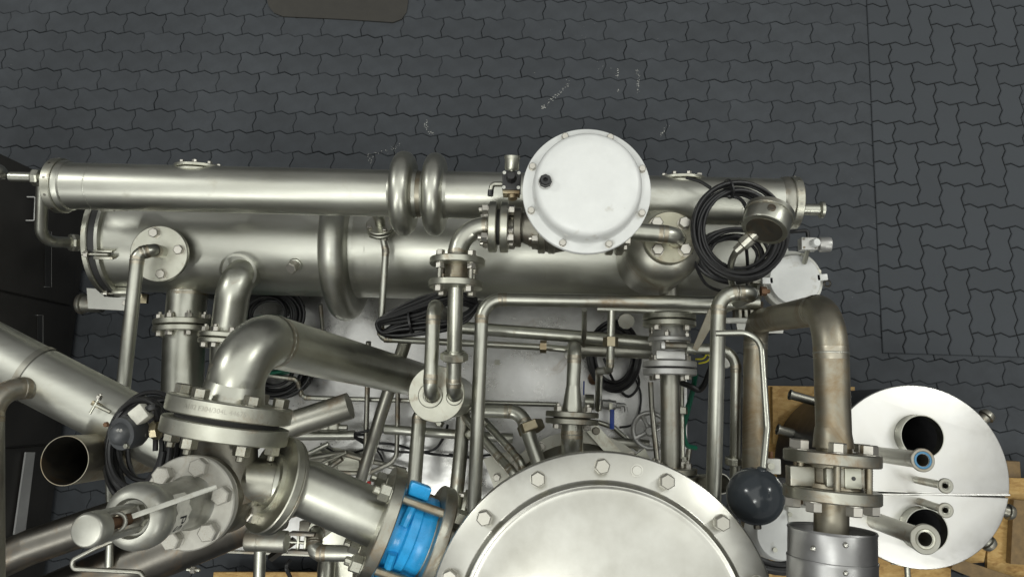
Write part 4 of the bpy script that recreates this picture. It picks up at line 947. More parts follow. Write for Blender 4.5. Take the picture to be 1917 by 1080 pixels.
MB().sweep([f1c + ti * 0.015, i0.lerp(i1, 0.3), i1], rI, 48).build('pipe', M_PIPE, ip)
Rb = mpx(108, i1); d2 = idr
fl1 = at(712, 980, 1.72); fl2 = at(806, 1013, 1.68); d2 = (fl2 - fl1).normalized()
flange(ip, fl1, d2, Rb, 0.034, 0.03, 4, 0.042, Rb * 0.86, 0.76, M_DFL, (-1,), bm_=M_FLANGE)
bvz = thing('blue_butterfly_valve', 'bright blue ribbed butterfly valve between two big flanges', 'valve', fl1.lerp(fl2, 0.5) - UP * 0.15)
cm = fl1.lerp(fl2, 0.5); hl = (fl2 - fl1).length / 2 - 0.018
MB().lathe([(0, -hl), (Rb * 0.70, -hl), (Rb * 0.71, -hl + 0.003), (Rb * 0.71, -hl * 0.62), (Rb * 0.69, -hl * 0.52), (Rb * 0.69, -hl * 0.30), (Rb * 0.74, -hl * 0.20), (Rb * 0.74, hl * 0.20), (Rb * 0.69, hl * 0.30), (Rb * 0.69, hl * 0.52), (Rb * 0.71, hl * 0.62), (Rb * 0.71, hl - 0.003), (Rb * 0.70, hl), (0, hl)], cm, d2, 72).build('body', M_BLUE, bvz, 30)
u, v, _ = frame(d2)
pw = V((d2.y, -d2.x, 0)).normalized()
if pw.y < 0: pw = -pw
for sgn in (1, -0.98):
    arm = []
    for t in [0.30 + 0.80 * i / 8 for i in range(9)]:
        arm.append(cm + (pw * sgn * math.sin(t) + UP * math.cos(t)) * Rb * 0.78)
    b = MB(); b.sweep(arm, 0.0125, 8); b.build('rib', M_BLUE, bvz)
    lgc = cm + (pw * sgn * 0.84 + UP * 0.50) * Rb * 0.98
    b = MB(); b.box(lgc, d2 * 0.030, (pw * sgn + UP * 0.5).normalized() * 0.024, UP.cross(d2).cross(d2).normalized() * 0.02, 0.008); b.build('lug', M_BLUE, bvz)
for i in range(4):
    th = 0.76 + i * math.pi / 2; o_ = (u * math.cos(th) + v * math.sin(th)) * Rb * 0.86
    MB().sweep([fl1 + o_, fl2 + o_], 0.0125, 14).build('tie_rod', M_BROWN, ip)
DR = thing('big_lidded_drum', 'large round drum with bolted domed steel lid at the bottom', 'drum', at(1122, 1172, 1.0))
flange(DR, fl2, d2, Rb * 0.98, 0.034, 0.03, 4, 0.046, Rb * 0.86, 0.76, M_DFL, (1,), bm_=M_FLANGE)
ZD = 1.85; dc = at(1128, 1183, ZD); RD = mpx(321, at(1124, 900, ZD))
nk = V((dc.x, dc.y, fl2.z - 0.01))
MB().sweep([fl2, fl2.lerp(nk, 0.12), fl2.lerp(nk, 0.3), fl2.lerp(nk, 0.6)], [Rb * 0.72, Rb * 0.66, Rb * 0.70, Rb * 0.74], 44).build('inlet_neck', M_PIPE2, DR)
MB().lathe([(RD * 0.90, -0.05), (RD * 0.90, -0.50), (RD * 0.8, -0.60), (0, -0.65)], dc, UP, 80).build('shell', M_PIPE2, DR)
for k_ in range(3):
    th = 0.5 + k_ * 2.094; b = MB(); b.sweep([dc + V((math.cos(th) * RD * 0.6, math.sin(th) * RD * 0.6, -0.58)), V((dc.x + math.cos(th) * RD * 0.6, dc.y + math.sin(th) * RD * 0.6, 0.0))], 0.035, 16); b.build('leg', M_PIPE2, DR)
MB().lathe([(RD * 0.85, -0.052), (RD - 0.003, -0.052), (RD, -0.049), (RD, -0.031), (RD - 0.003, -0.028), (RD * 0.85, -0.028)], dc, UP, 110, True).build('body_flange', M_DFL, DR, 30)
lid = MB().lathe([(RD * 0.85, -0.026), (RD - 0.003, -0.026), (RD, -0.023), (RD, -0.004), (RD - 0.004, 0.0), (RD * 0.842, 0.0), (RD * 0.832, 0.003), (RD * 0.826, 0.010), (RD * 0.820, 0.017), (RD * 0.812, 0.0205), (RD * 0.804, 0.020), (RD * 0.797, 0.0175), (RD * 0.785, 0.0165), (RD * 0.765, 0.0185), (RD * 0.72, 0.0255), (RD * 0.64, 0.0345), (RD * 0.5, 0.046), (RD * 0.3, 0.056), (RD * 0.12, 0.0605), (0, 0.061)], dc, UP, 128).build('lid', M_LID, DR, 50)
for i in range(15):
    th = math.radians(91 + 24 * i); bolt(lid, dc + V((math.cos(th), math.sin(th), 0)) * RD * 0.918, UP, 0.035, mat=M_BOLTD)
th = math.radians(78.2); MB().lathe([(0.0165, 0.0), (0.0165, 0.0015), (0.0145, 0.0015), (0.0145, 0.0006), (0.013, 0.0006), (0.012, 0.003), (0, 0.003)], dc + V((math.cos(th), math.sin(th), 0)) * RD * 0.918, UP, 30).build('plug', M_LID, lid)
# left jacketed pipe
lp_ = thing('jacketed_left_pipe', 'wide steel pipe coming in from the left edge, sleeve with latch', 'pipe', at(120, 730, 1.3))
g0, g1 = at(-120, 604, 1.55), at(352, 848, 1.50); gd = (g1 - g0).normalized(); rG = mpx(52, at(150, 740, 1.53))
sj = at(240, 790, 1.515); tj = (sj - g0).dot(gd)
MB().lathe([(rG + 0.004, -0.0), (rG + 0.004, tj - 0.004), (rG + 0.0065, tj - 0.003), (rG + 0.0065, tj), (rG, tj)], g0, gd, 56).build('sleeve', M_SHELL, lp_)
MB().lathe([(rG + 0.007, tj - 0.345), (rG + 0.007, tj - 0.325)], g0, gd, 56).build('band', M_PIPE2, lp_)
MB().lathe([(rG, tj - 0.02), (rG, (g1 - g0).length), (rG - 0.004, (g1 - g0).length), (rG - 0.004, tj)], g0, gd, 56).build('pipe', M_SHELL, lp_)
lc = at(181, 757, 1.53 + rG + 0.005); gn = gd.cross(UP).normalized()
b = MB(); b.box(lc, gd * 0.014, gn * 0.007, UP * 0.008, 0.002); lt = b.build('latch', M_BRASS, lp_)
MB().sweep([lc - gn * 0.02 + UP * 0.008, lc + gn * 0.03 + UP * 0.008], 0.004, 10).build('latch_screw', M_FLANGE, lt); bolt(lt, lc - gn * 0.018 + UP * 0.008, -gn, 0.016, 'nut')
MB().sweep([lc + UP * 0.006, lc + gd * 0.05 + UP * 0.004], 0.006, 10).build('latch_tongue', M_FLANGE, lt)
br = pline('left_branch_elbow', 'branch elbow at far left welded onto the jacketed pipe', [(-16, 1085, 1.72), (-16, 726, 1.70), (126, 727, 1.50)], 42, 0.085, M_PIPE2, n=30)
wl = at(106, 726, 1.575); MB().lathe([(0.028, -0.010), (0.036, -0.006), (0.038, 0.002), (0.035, 0.010), (0.028, 0.010)], wl, V((1, 0, -0.9)), 26).build('weld_bead', M_SILVER, br)
ot = at(121, 862, 1.72); op = thing('open_upright_tube', 'open-ended upright tube beside the cable coil, dark inside', 'pipe', V((ot.x, ot.y, 0.7)))
rO = mpx(46, ot)
MB().lathe([(rO - 0.002, -0.004), (rO - 0.002, 0), (rO, 0), (rO, -1.0)], ot, UP, 60).build('tube', M_BROWN, op, 30)
MB().lathe([(rO - 0.002, -0.004), (rO - 0.002, -1.0), (0, -1.0)], ot, UP, 48).build('bore', M_DARKST_SHADE, op)  # inner wall coloured dark to paint in the shade inside the tube
ll = pline('low_left_pipe', 'shade-darkened sloping pipe below the open tube at lower left', [(-30, 1062, 1.05), (60, 1022, 1.05), (330, 930, 1.02)], 66, 0.02, M_DARKST_SHADE, welds=False, n=36)  # dark colour stands in for the shade this low pipe lies in
pline('low_wide_pipe', 'wide dark pipe passing under the safety valve', [(60, 1135, 0.9), (300, 1035, 0.9), (520, 945, 0.9)], 92, 0.02, M_DARKST_SHADE, welds=False, n=40)
pline('bent_handle_rod', 'thin bent rod handle at the bottom left', [(285, 1100, 1.35), (262, 1070, 1.35), (106, 1063, 1.35), (180, 1025, 1.35), (300, 975, 1.35)], 9, 0.018, M_PIPE2, welds=False, n=12)
pline('support_post', 'short vertical post behind the safety valve cap', [(205, 900, 0.9), (207, 980, 1.0), (204, 1060, 1.0)], 15, 0.02, M_PIPE, welds=False, n=16)
cl = at(360, 1066, 1.05); cg = thing('pipe_clip', 'small hex clip screw on the wide dark pipe', 'clip', cl)
MB().sweep([cl - AX * 0.02, cl + AX * 0.028], 0.006, 10).build('screw', M_FLANGE, cg); bolt(cg, cl - AX * 0.004, AX, 0.022, 'nut')
# horizontal actuator bottom
pa_ = thing('rod_actuator', 'small horizontal steel cylinder actuator with open yoke at the bottom', 'actuator', at(520, 1010, 0.9))
h0, h1 = at(468, 1010, 1.15), at(548, 1014, 1.15); hd = (h1 - h0).normalized(); hr_ = mpx(20, h0)
MB().lathe([(0, -0.012), (hr_ * 0.94, -0.012), (hr_, -0.006), (hr_, 0.032), (hr_ * 0.97, 0.033), (hr_ * 0.97, 0.036), (hr_, 0.037), (hr_, 0.13), (hr_ * 0.9, 0.134), (0, 0.134)], h0, hd, 40).build('cylinder', M_PIPE2, pa_)
for s in (-1, 1):
    b = MB(); b.box(h1 + hd * 0.035 + AY * s * hr_ * 0.8, hd * 0.045, AY * 0.006, UP * 0.02, 0.002); b.build('yoke_arm', M_DARKST_SHADE, pa_)
MB().sweep([h1 - hd * 0.01, h1 + hd * 0.07], 0.006, 12).build('piston_rod', M_FLANGE, pa_)
b = MB(); b.box(h1 + hd * 0.02, hd * 0.004, AY * 0.024, UP * 0.008, 0.001); b.box(h1 + hd * 0.045, hd * 0.004, AY * 0.020, UP * 0.008, 0.001); b.build('clevis', M_FLANGE, pa_)
MB().sweep([at(487, 1030, 1.05), at(484, 1110, 1.05)], mpx(11, at(485, 1060, 1.05)), 16).build('post', M_PIPE, pa_)
hk = pline('hook_elbow_pipe', 'hooked elbow pipe ending at the blue valve flange, bottom', [(612, 985, 0.92), (590, 1000, 1.12), (586, 1034, 1.16), (690, 1036, 1.16)], 30, 0.05, M_PIPE, zref=2, n=26)
c = at(612, 1000, 0.86); MB().lathe([(0, -0.02), (0.075, -0.02), (0.075, 0), (0.05, 0.004), (0, 0.004)], c, V((0.1, 0, 1)), 36).build('foot_flange', M_FLANGE, hk)
ds = thing('drain_port', 'round drain port with short curved pipe at the bottom edge', 'port', at(625, 1065, 0.4))
c = at(628, 1068, 0.6); MB().lathe([(0, -0.25), (0.08, -0.25), (0.08, -0.005), (0.075, 0), (0, 0)], c, UP, 36).build('disc', M_FLANGE, ds)
MB().sweep([at(612, 1050, 0.63), at(608, 1110, 0.68)], 0.036, 20).build('pipe', M_PIPE, ds)
b = MB(); b.box(at(572, 983, 0.5), AX * 0.022, AY * 0.020, UP * 0.02, 0.002); tag(b.build('square_socket', M_CAST), 'small brown square socket behind the inclined pipe', 'socket')
b = MB(); q1, q2 = at(505, 1045, 0.75), at(552, 1010, 0.75); b.sweep([q1, q2], 0.016, 4); tag(b.build('angle_brace', M_DARKST_SHADE), 'dark angled brace next to the actuator post', 'brace')
cable([(543, 1048, 0.9), (536, 1062, 0.92), (545, 1085, 0.9), (550, 1120, 0.9)], 0.008, name='black_hose'); 
tag(bpy.data.objects['black_hose'], 'short black hose loop hanging at the bottom edge', 'hose')
ob_ = thing('wooden_base_board', 'strand board edge showing at the bottom below the tray', 'board', at(500, 1080, 0.0))
b = MB(); b.prism(quad(0.14, (403, 1069), (640, 1069), (640, 1160), (395, 1160))[::-1], UP * 0.018); b.build('board', M_OSB, ob_)

# ================================================================== RIGHT VESSEL ON PALLET
ZVV = 0.88; vc = at(1718, 890, ZVV); RV = mpx(168, vc)
ve = thing('insulated_vessel', 'upright dark clad vessel with bright round lid and pipe stubs', 'vessel', V((vc.x, vc.y, 0.16)))
V0 = V((vc.x, vc.y, 0))
MB().lathe([(0, 0.19), (RV * 0.94, 0.19), (RV * 0.975, 0.22), (RV * 0.975, ZVV - 0.02), (RV * 0.98, ZVV - 0.012)], V0, UP, 80).build('cladding', M_VBODY, ve)
seam = at(1720, 924, ZVV).y
for s in (1, -1):
    b = MB(); pts = []; n_ = 70; yo = seam - vc.y + s * 0.002
    a0_ = math.asin(max(-1, min(1, yo / RV)))
    if s > 0: ths = [a0_ + (math.pi - 2 * a0_) * i / n_ for i in range(n_ + 1)]
    else: ths = [math.pi - a0_ + (math.pi + 2 * a0_) * i / n_ for i in range(n_ + 1)]
    poly = [V0 + V((math.cos(t) * RV, math.sin(t) * RV, ZVV - 0.014)) for t in ths]
    bm = bmesh.new(); vs = [bm.verts.new(p_) for p_ in poly]; fce = bm.faces.new(vs)
    ex = bmesh.ops.extrude_face_region(bm, geom=[fce]); up = [g for g in ex['geom'] if isinstance(g, bmesh.types.BMVert)]
    for q in up: q.co.z += 0.014
    es = [e for e in bm.edges if all(q in up for q in e.verts)]
    bmesh.ops.bevel(bm, geom=es, offset=0.004, segments=3, affect='EDGES', profile=0.5)
    bmesh.ops.recalc_face_normals(bm, faces=bm.faces)
    me = bpy.data.meshes.new('lid_half'); bm.to_mesh(me); bm.free()
    me.polygons.foreach_set('use_smooth', [True] * len(me.polygons)); me.set_sharp_from_angle(angle=0.6)
    link('lid_half', me, M_VLID, ve)
MB().sweep([at(1571, 924, ZVV), at(1890, 926, ZVV)], 0.0042, 10).build('lid_seam', M_VLID, ve)
halves = [o for o in ve.children if o.name.startswith('lid_half')]
for px, py, rp_ in ((1727, 817, 40), (1735, 992, 40)):
    c = at(px, py, ZVV + 0.05); r_ = mpx(rp_, c); c = V((c.x, c.y, ZVV))
    cut = MB().lathe([(0, -0.1), (r_ - 0.001, -0.1), (r_ - 0.001, 0.1), (0, 0.1)], c, UP, 48).build('cutter', M_PIPE)
    for hlf in halves:
        md = hlf.modifiers.new('hole', 'BOOLEAN'); md.operation = 'DIFFERENCE'; md.solver = 'EXACT'; md.object = cut
        bpy.context.view_layer.update()
        me = bpy.data.meshes.new_from_object(hlf.evaluated_get(bpy.context.evaluated_depsgraph_get()))
        hlf.modifiers.clear(); hlf.data = me; me.set_sharp_from_angle(angle=0.6)
    bpy.data.objects.remove(cut)
    MB().lathe([(r_ * 1.02, 0.001), (r_, 0.004), (r_, 0.05), (r_ - 0.003, 0.05), (r_ - 0.003, 0.004)], c, UP, 48).build('collar', M_PIPE, ve)
    MB().lathe([(r_ - 0.003, 0.004), (r_ - 0.003, -0.45), (0, -0.45)], c, UP, 48).build('bore', M_VBODY, ve)  # dark lining, the shade down the hole is put into its colour
def stub(bx, by, tx, ty, w_, ri, ztop, ring=None):
    p0 = at(bx, by, ZVV); p1 = at(tx, ty, ztop); a_ = (p1 - p0).normalized(); r_ = mpx(w_ / 2, p1); R_ = mpx(ri, p1); L = (p1 - p0).length
    o = MB().lathe([(r_, -0.002), (r_, L - 0.016), (R_, L - 0.008), (R_, L - 0.002), (R_ - 0.002, L), (r_ * 1.05, L), (r_ * 0.96, L - 0.003), (r_ * 0.72, L - 0.004), (r_ * 0.72, L - 0.12), (0, L - 0.12)], p0, a_, 40).build('pipe_stub', M_PIPE2, ve, 35)
    MB().lathe([(0, L - 0.115), (r_ * 0.71, L - 0.115)], p0, a_, 24).build('bore', M_PLAST_SHADE, o)  # black disc closing the stub, painted shade for its depth
    if ring: MB().lathe([(r_ * 0.99, L - 0.0025), (r_ * 0.99, L + 0.0005), (r_ * 0.76, L + 0.0005), (r_ * 0.76, L - 0.01)], p0, a_, 36).build('seal_ring', ring, o)
    else: MB().lathe([(r_ * 1.0, L - 0.002), (r_ * 0.98, L + 0.0005), (r_ * 0.80, L - 0.001), (r_ * 0.78, L - 0.01)], p0, a_, 36).build('seal_ring', M_FLANGE, o)
stub(1642, 850, 1728, 861, 32, 22, 1.24, M_BLUEG)
stub(1716, 898, 1771, 909, 15, 14, 1.10)
stub(1722, 938, 1771, 955, 15, 14, 1.10)
stub(1638, 974, 1733, 1009, 36, 28, 1.27)
for px, py, dx, dy in ((1890, 958, 1, -0.2), (1852, 1018, 0.8, -0.7), (1848, 778, 0.8, 0.7)):
    c = at(px, py, 0.45); d_ = V((dx, dy, 0)).normalized()
    MB().lathe([(0, -0.14), (0.026, -0.14), (0.026, -0.012), (0.034, -0.008), (0.034, 0.0), (0.028, 0.014), (0.012, 0.02), (0, 0.02)], c, d_, 26).build('side_stub', M_PIPE2, ve)
for px, py, dx, dy in ((1478, 738, -1, 0.25), (1455, 803, -1, 0.25)):
    c = at(px, py, 0.40); d_ = V((dx, dy, 0)).normalized()
    MB().lathe([(0, -0.16), (0.020, -0.16), (0.020, -0.01), (0.024, -0.008), (0.024, 0.0), (0.018, 0.002), (0.018, -0.03), (0, -0.03)], c, d_, 24).build('side_stub', M_PIPE2, ve)
for k_ in range(4):
    th = 0.6 + k_ * math.pi / 2; c = V((vc.x + math.cos(th) * RV * 0.7, vc.y + math.sin(th) * RV * 0.7, 0))
    MB().lathe([(0, 0.155), (0.03, 0.155), (0.03, 0.2), (0, 0.2)], c, UP, 16).build('foot', M_PIPE2, ve)
pal = thing('wooden_pallet', 'strand board pallet with timber beams under the dark vessel', 'pallet', V((vc.x, vc.y, 0)))
ZP = 0.15
def board(name, pts, mat, z=ZP, t=0.02):
    b = MB(); b.prism([at(x, y, z) - UP * t for x, y in pts][::-1], UP * t); b.build(name, mat, pal)
board('board', ((1438, 722), (1600, 724), (1604, 900), (1600, 1120), (1440, 1120)), M_OSB)
board('board', ((1604, 1000), (1850, 1004), (1842, 1052), (1780, 1056), (1780, 1120), (1604, 1120)), M_OSB)
board('board', ((1852, 893), (1990, 897), (1990, 1120), (1848, 1068)), M_OSB)
b = MB(); b.prism(quad(0.155, (1778, 1040), (1990, 1108), (1990, 1150), (1770, 1060))[::-1], UP * 0.05); b.build('beam', M_BEAM, pal)
board('beam', ((1898, 935), (1990, 940), (1990, 1060), (1892, 1055)), M_BEAM, 0.19, 0.035)
for x in (1445, 1590, 1870):
    p_ = at(x, 980, 0.06); b = MB(); b.box(V((p_.x + 0.04, p_.y, 0.063)), AX * 0.04, AY * 0.30, UP * 0.063, 0.003); b.build('runner', M_BEAM, pal)
b = MB(); b.prism(quad(0.13, (1439, 724), (1449, 724), (1449, 830), (1440, 830))[::-1], UP * 0.06); b.build('edge_board', M_OSB, pal)
tb = thing('thin_bar_stand', 'thin steel bar on a short post at the vessel foot', 'stand', at(1690, 1050, 0.17))
MB().sweep([at(1668, 1053, 0.62), at(1715, 1058, 0.62)], 0.006, 8).build('bar', M_FLANGE, tb); MB().sweep([at(1698, 1060, 0.6), at(1701, 1110, 0.6)], 0.012, 10).build('post', M_FLANGE, tb)

# ================================================================== INSTRUMENTS AT RIGHT
tr = thing('round_transmitter', 'tilted round steel gauge head on a curved neck over the cable coil', 'gauge', at(1430, 430, 1.3))
c = at(1436, 415, 1.55); ta = (V((0.33, 0.80, 0.10))).normalized(); rT = mpx(45, c); hT = mpx(21, c)
ta = (AX * 0.34 + AY * 0.80 - UP * 0.30).normalized()
can = MB().lathe([(0, -hT), (rT * 0.86, -hT), (rT * 0.93, -hT + 0.002), (rT * 0.96, -hT + 0.007), (rT * 0.96, hT * 0.55), (rT * 0.98, hT * 0.56), (rT * 1.02, hT * 0.62), (rT * 1.02, hT * 1.05), (rT * 0.98, hT * 1.12), (0, hT * 1.12)], c, ta, 56).build('housing', M_PIPE, tr, 35)
MB().lathe([(0, -0.0012), (rT * 0.74, -0.0012), (rT * 0.74, 0.001)], c - ta * hT, ta, 40).build('rear_recess', M_DARKST_SHADE, tr)
cc_ = CAM - c; sdir = (cc_ - ta * cc_.dot(ta)).normalized()
MB().lathe([(0.013, -0.002), (0.013, 0.003), (0.010, 0.0035), (0.010, 0.002), (0, 0.002)], c + sdir * rT * 0.96 - ta * 0.002, sdir, 20).build('knock_out', M_DARKST_SHADE, tr)
nb = at(1398, 452, 1.50)
MB().lathe([(0, -0.045), (0.015, -0.045), (0.016, -0.02), (0.022, -0.016), (0.022, 0.016), (0.017, 0.02), (0.017, 0.045), (0, 0.045)], nb, (at(1420, 432, 1.52) - nb), 10).build('neck_nut', M_PIPE2, tr, 25)
cable([at(1396, 455, 1.49), at(1374, 478, 1.44), at(1367, 510, 1.36), at(1374, 540, 1.28), at(1384, 548, 1.1)], mpx(6.5, at(1374, 490, 1.42)), M_PIPE, 'curved_neck', tr, 16)
ps = thing('round_positioner', 'white round positioner with flat cover beside the brown pipe', 'positioner', at(1487, 522, 0.8))
c = at(1485, 524, 1.02); R_ = mpx(56, c)
MB().lathe([(0, -0.09), (R_ * 0.9, -0.09), (R_ * 0.93, -0.08), (R_ * 0.93, -0.03), (R_, -0.028), (R_, -0.008), (R_ * 0.98, -0.006), (0, -0.006)], c, UP, 56).build('case', M_WHITE2, ps)
co = at(1488, 524, 1.04); cov = MB().lathe([(R_ * 0.84, -0.03), (R_ * 0.84, 0.010), (R_ * 0.82, 0.013), (0, 0.013)], co - UP * 0.008, UP, 56).build('cover', M_WHITE, ps)
for a_ in (0.12, 3.2):
    d_ = V((math.cos(a_), math.sin(a_), 0)); b = MB(); b.box(co + d_ * R_ * 0.90 - UP * 0.004, d_ * 0.020, UP.cross(d_) * 0.012, UP * 0.009, 0.002); b.build('tab', M_WHITE, ps)
for a_ in (0.35, 2.75, 2.1, 1.2):
    d_ = V((math.cos(a_), math.sin(a_), 0)); MB().lathe([(0, 0), (0.009, 0), (0.009, 0.005), (0, 0.005)], c + d_ * R_ * 0.92 - UP * 0.007, UP, 12).build('screw', M_FLANGE, ps)
MB().lathe([(0.012, 0.0), (0.016, 0.004), (0.012, 0.008), (0.008, 0.004)], at(1548, 531, 1.02), UP, 16, True).build('eye_ring', M_DARKST_SHADE, ps)
rg2 = thing('white_air_regulator', 'small pale regulator block with silver gauge above the positioner', 'regulator', at(1510, 458, 0.95))
c = at(1512, 458, 1.10); b = MB(); b.box(c, AX * 0.030, AY * 0.024, UP * 0.022, 0.004); b.build('block', M_SILVER, rg2)
MB().lathe([(0, 0.02), (0.016, 0.02), (0.016, 0.042), (0.013, 0.046), (0, 0.046)], c + AX * 0.010, UP + AX * 0.2, 20).build('knob', M_WHITE, rg2)
MB().lathe([(0, 0.02), (0.012, 0.02), (0.012, 0.038), (0.026, 0.040), (0.028, 0.046), (0.028, 0.078), (0.026, 0.082), (0, 0.082)], c, AX + UP * 0.1, 30).build('gauge', M_SILVER, rg2)
for sx in (-1, 1):
    for sy in (-1, 1): MB().lathe([(0, 0), (0.0045, 0), (0.0045, 0.002), (0, 0.002)], c + V((sx * 0.021, sy * 0.016, 0.022)), UP, 10).build('screw', M_DARKST_SHADE, rg2)
MB().sweep([c + AY * -0.02, at(1506, 492, 1.05)], 0.009, 12).build('nipple', M_FLANGE, rg2)
pipe(rg2, [c + V((0.0, 0.02, 0.005)), c + V((0.0, 0.052, 0.005)), at(1488, 433, 1.12), at(1462, 437, 1.14)], 0.0075, 0.01, M_BLACK, 'hose', False, 10)
wp = thing('white_mounting_plate', 'white mounting plate between drum end and positioner', 'plate', at(1455, 480, 0.7))
b = MB(); b.prism(quad(0.86, (1440, 428), (1466, 430), (1474, 470), (1478, 500), (1440, 500))[::-1], UP * 0.012); b.build('plate', M_WHITE2, wp)
b = MB(); b.box(at(1420, 506, 0.84), AX * 0.05, AY * 0.045, UP * 0.03, 0.003); b.build('block', M_WHITE2, wp)
b = MB(); b.prism(quad(0.60, (1375, 590), (1470, 592), (1464, 624), (1380, 624))[::-1], UP * 0.012); b.build('lower_plate', M_WHITE2, wp)
for px, py in ((1423, 512), (1420, 527), (1414, 548)):
    b = MB(); b.box(at(px, py, 0.98), AX * 0.028, AY * 0.010, UP * 0.02, 0.002); b.build('bracket', M_PIPE2, wp)
bolt(wp, at(1424, 545, 1.06), AX, 0.03, 'nut', M_RUST)
br2 = thing('channel_bracket', 'ribbed dark bracket behind the gooseneck elbow', 'bracket', at(1390, 590, 0.6))
for k_ in range(4): b = MB(); b.box(at(1382 + k_ * 11, 583 - k_ * 2, 0.86), AX * 0.007, AY * 0.03, UP * 0.03, 0.002); b.build('rib', M_DFL, br2)
b = MB(); b.box(at(1400, 580, 0.80), AX * 0.06, AY * 0.035, UP * 0.01); b.build('base', M_DARKST_SHADE, br2)
# white box bottom right behind ball
wb = thing('white_junction_box', 'white round-fronted junction box behind the dark ball', 'junction box', at(1450, 1000, 0.9))
c = at(1462, 1000, 1.15); MB().lathe([(0, -0.12), (0.085, -0.12), (0.09, -0.11), (0.09, -0.01), (0.083, 0), (0, 0.004)], c, V((0.1, 0.1, 1)), 48).build('case', M_WHITE, wb)
b = MB(); b.box(at(1500, 985, 1.10), AX * 0.06, AY * 0.07, UP * 0.05, 0.004); b.build('box', M_WHITE2, wb)
for px, py in ((1450, 1028), (1478, 962)): MB().lathe([(0, 0), (0.008, 0), (0.008, 0.008), (0, 0.008)], at(px, py, 1.16), UP, 12).build('screw', M_FLANGE, wb)
hp = at(1350, 905, 1.1); tag(MB().lathe([(0.036, -0.3), (0.036, 0), (0.033, 0), (0.033, -0.25)], hp, V((0.1, 0.1, 1)), 36).build('hose_socket', M_PIPE2), 'open round socket left of the dark ball', 'socket')
w_ = thing('terminal_block', 'small white terminal block right of the rod above the ball', 'connector', at(1445, 872, 1.0))
b = MB(); b.box(at(1446, 872, 1.15), AX * 0.024, AY * 0.026, UP * 0.02, 0.004); b.build('block', M_WHITE2, w_)
MB().lathe([(0, 0), (0.012, 0), (0.012, 0.012), (0, 0.012)], at(1442, 872, 1.17), UP, 18).build('knob', M_FLANGE, w_); MB().sweep([at(1443, 860, 1.15), at(1443, 845, 1.15)], 0.008, 10).build('gland', M_RUST, w_)

# ================================================================== CABLES
def coil(name, label, cpx, rx, ry, z, loops, jit, r, seed, dz=0.05, extra=(), tilt=(0, 0), mat=None, a0=0.0, ties=()):
    c = at(*cpx, z); X = AX * mpx(rx, c) + UP * tilt[0]; Y = AY * mpx(ry, c) + UP * tilt[1]
    t_ = thing(name, label, 'cable coil', c - UP * 0.05)
    cable(coil_pts(c, X, Y, loops, jit, seed, dz, a0), r, mat, 'loops', t_, 8, 3)
    for pts in extra: cable(pts, r, mat, 'loose_end', t_, 8)
    for a_ in ties:
        d_ = X * math.cos(a_) + Y * math.sin(a_); tdir = (-X * math.sin(a_) + Y * math.cos(a_)).normalized()
        MB().lathe([(0.0, -0.003), (mpx(19, c), -0.003), (mpx(19, c), 0.003), (0, 0.003)], c + d_ + UP * dz * 0.5, tdir, 14).build('cable_tie', M_BLACK, t_)
    return t_
coil('cable_coil', 'large loose black cable coil under the tilted round gauge', (1380, 437), 78, 80, 1.36, 9, 0.20, 0.0061, 21, 0.05, extra=([(1285, 333, 1.33), (1310, 340, 1.36), (1330, 352, 1.38)], [(1218, 395, 1.2), (1230, 402, 1.25), (1250, 412, 1.2)], [(1292, 470, 1.30), (1320, 530, 1.2), (1360, 548, 1.1), (1390, 560, 0.95)], [(1350, 366, 1.40), (1385, 372, 1.42), (1402, 400, 1.46)]), tilt=(-0.03, 0.02), ties=(1.85,))
coil('cable_coil', 'smaller black cable coil hanging lower over the drum end', (1372, 482), 58, 40, 1.20, 7, 0.34, 0.0060, 22, 0.05, extra=([(1310, 470, 1.2), (1350, 450, 1.25), (1390, 446, 1.3), (1400, 500, 1.2), (1398, 540, 1.0)],), tilt=(0.0, 0.03))
c = thing('cable_bundle', 'tied flat bundle of black cable beside the spool flanges', 'cable bundle', at(760, 590, 0.8))
rg3 = random.Random(9)
for i in range(11):
    q = i / 10; z_ = 1.00 + rg3.uniform(-0.03, 0.04); e = lambda: rg3.uniform(-2.5, 2.5)
    cable([(892, 560 + 18 * q + e(), z_ - 0.03), (868, 548 + 20 * q + e(), z_), (838, 545 + 24 * q + e(), z_), (790, 559 + 32 * q + e(), z_), (742, 578 + 24 * q + e(), z_), (714 + e() * 1.5, 594 + 12 * q, z_ - 0.005), (706 + 8 * abs(q - 0.5) + e(), 606 + 6 * q, z_ - 0.01), (716 + e(), 620 + 5 * q, z_ - 0.015), (748, 602 + 29 * q + e(), z_ - 0.02), (792, 598 + 27 * q + e(), z_ - 0.02), (840, 596 + 22 * q + e(), z_ - 0.03), (876, 582 + 16 * q + e(), z_ - 0.03), (892 + e(), 562 + 16 * q, z_ - 0.03)], 0.0068, parent=c)
MB().lathe([(0, -0.004), (0.05, -0.004), (0.05, 0.004), (0, 0.004)], at(769, 602, 1.01), V((1, 0.2, 0)), 14).build('cable_tie', M_BLACK, c)
coil('tray_cable_coil', 'black cable coil lying on the tray behind the rack pipes', (1148, 668), 40, 56, 0.40, 13, 0.24, 0.0065, 33, 0.04, extra=([(1130, 670, 0.4), (1150, 715, 0.38), (1176, 742, 0.36), (1196, 720, 0.36), (1190, 690, 0.38)],))
coil('valve_cable_coil', 'black cable coil draped behind the safety valve bonnet', (281, 838), 66, 76, 1.62, 11, 0.38, 0.0078, 44, 0.10, extra=([(340, 755, 1.62), (300, 750, 1.66), (262, 770, 1.68), (240, 800, 1.68)],), tilt=(0.04, 0.0))
coil('rear_cable_coil', 'tangle of black cable below the drum, left of the ring bellows', (510, 592), 46, 40, 0.5, 12, 0.42, 0.0075, 55, 0.06)
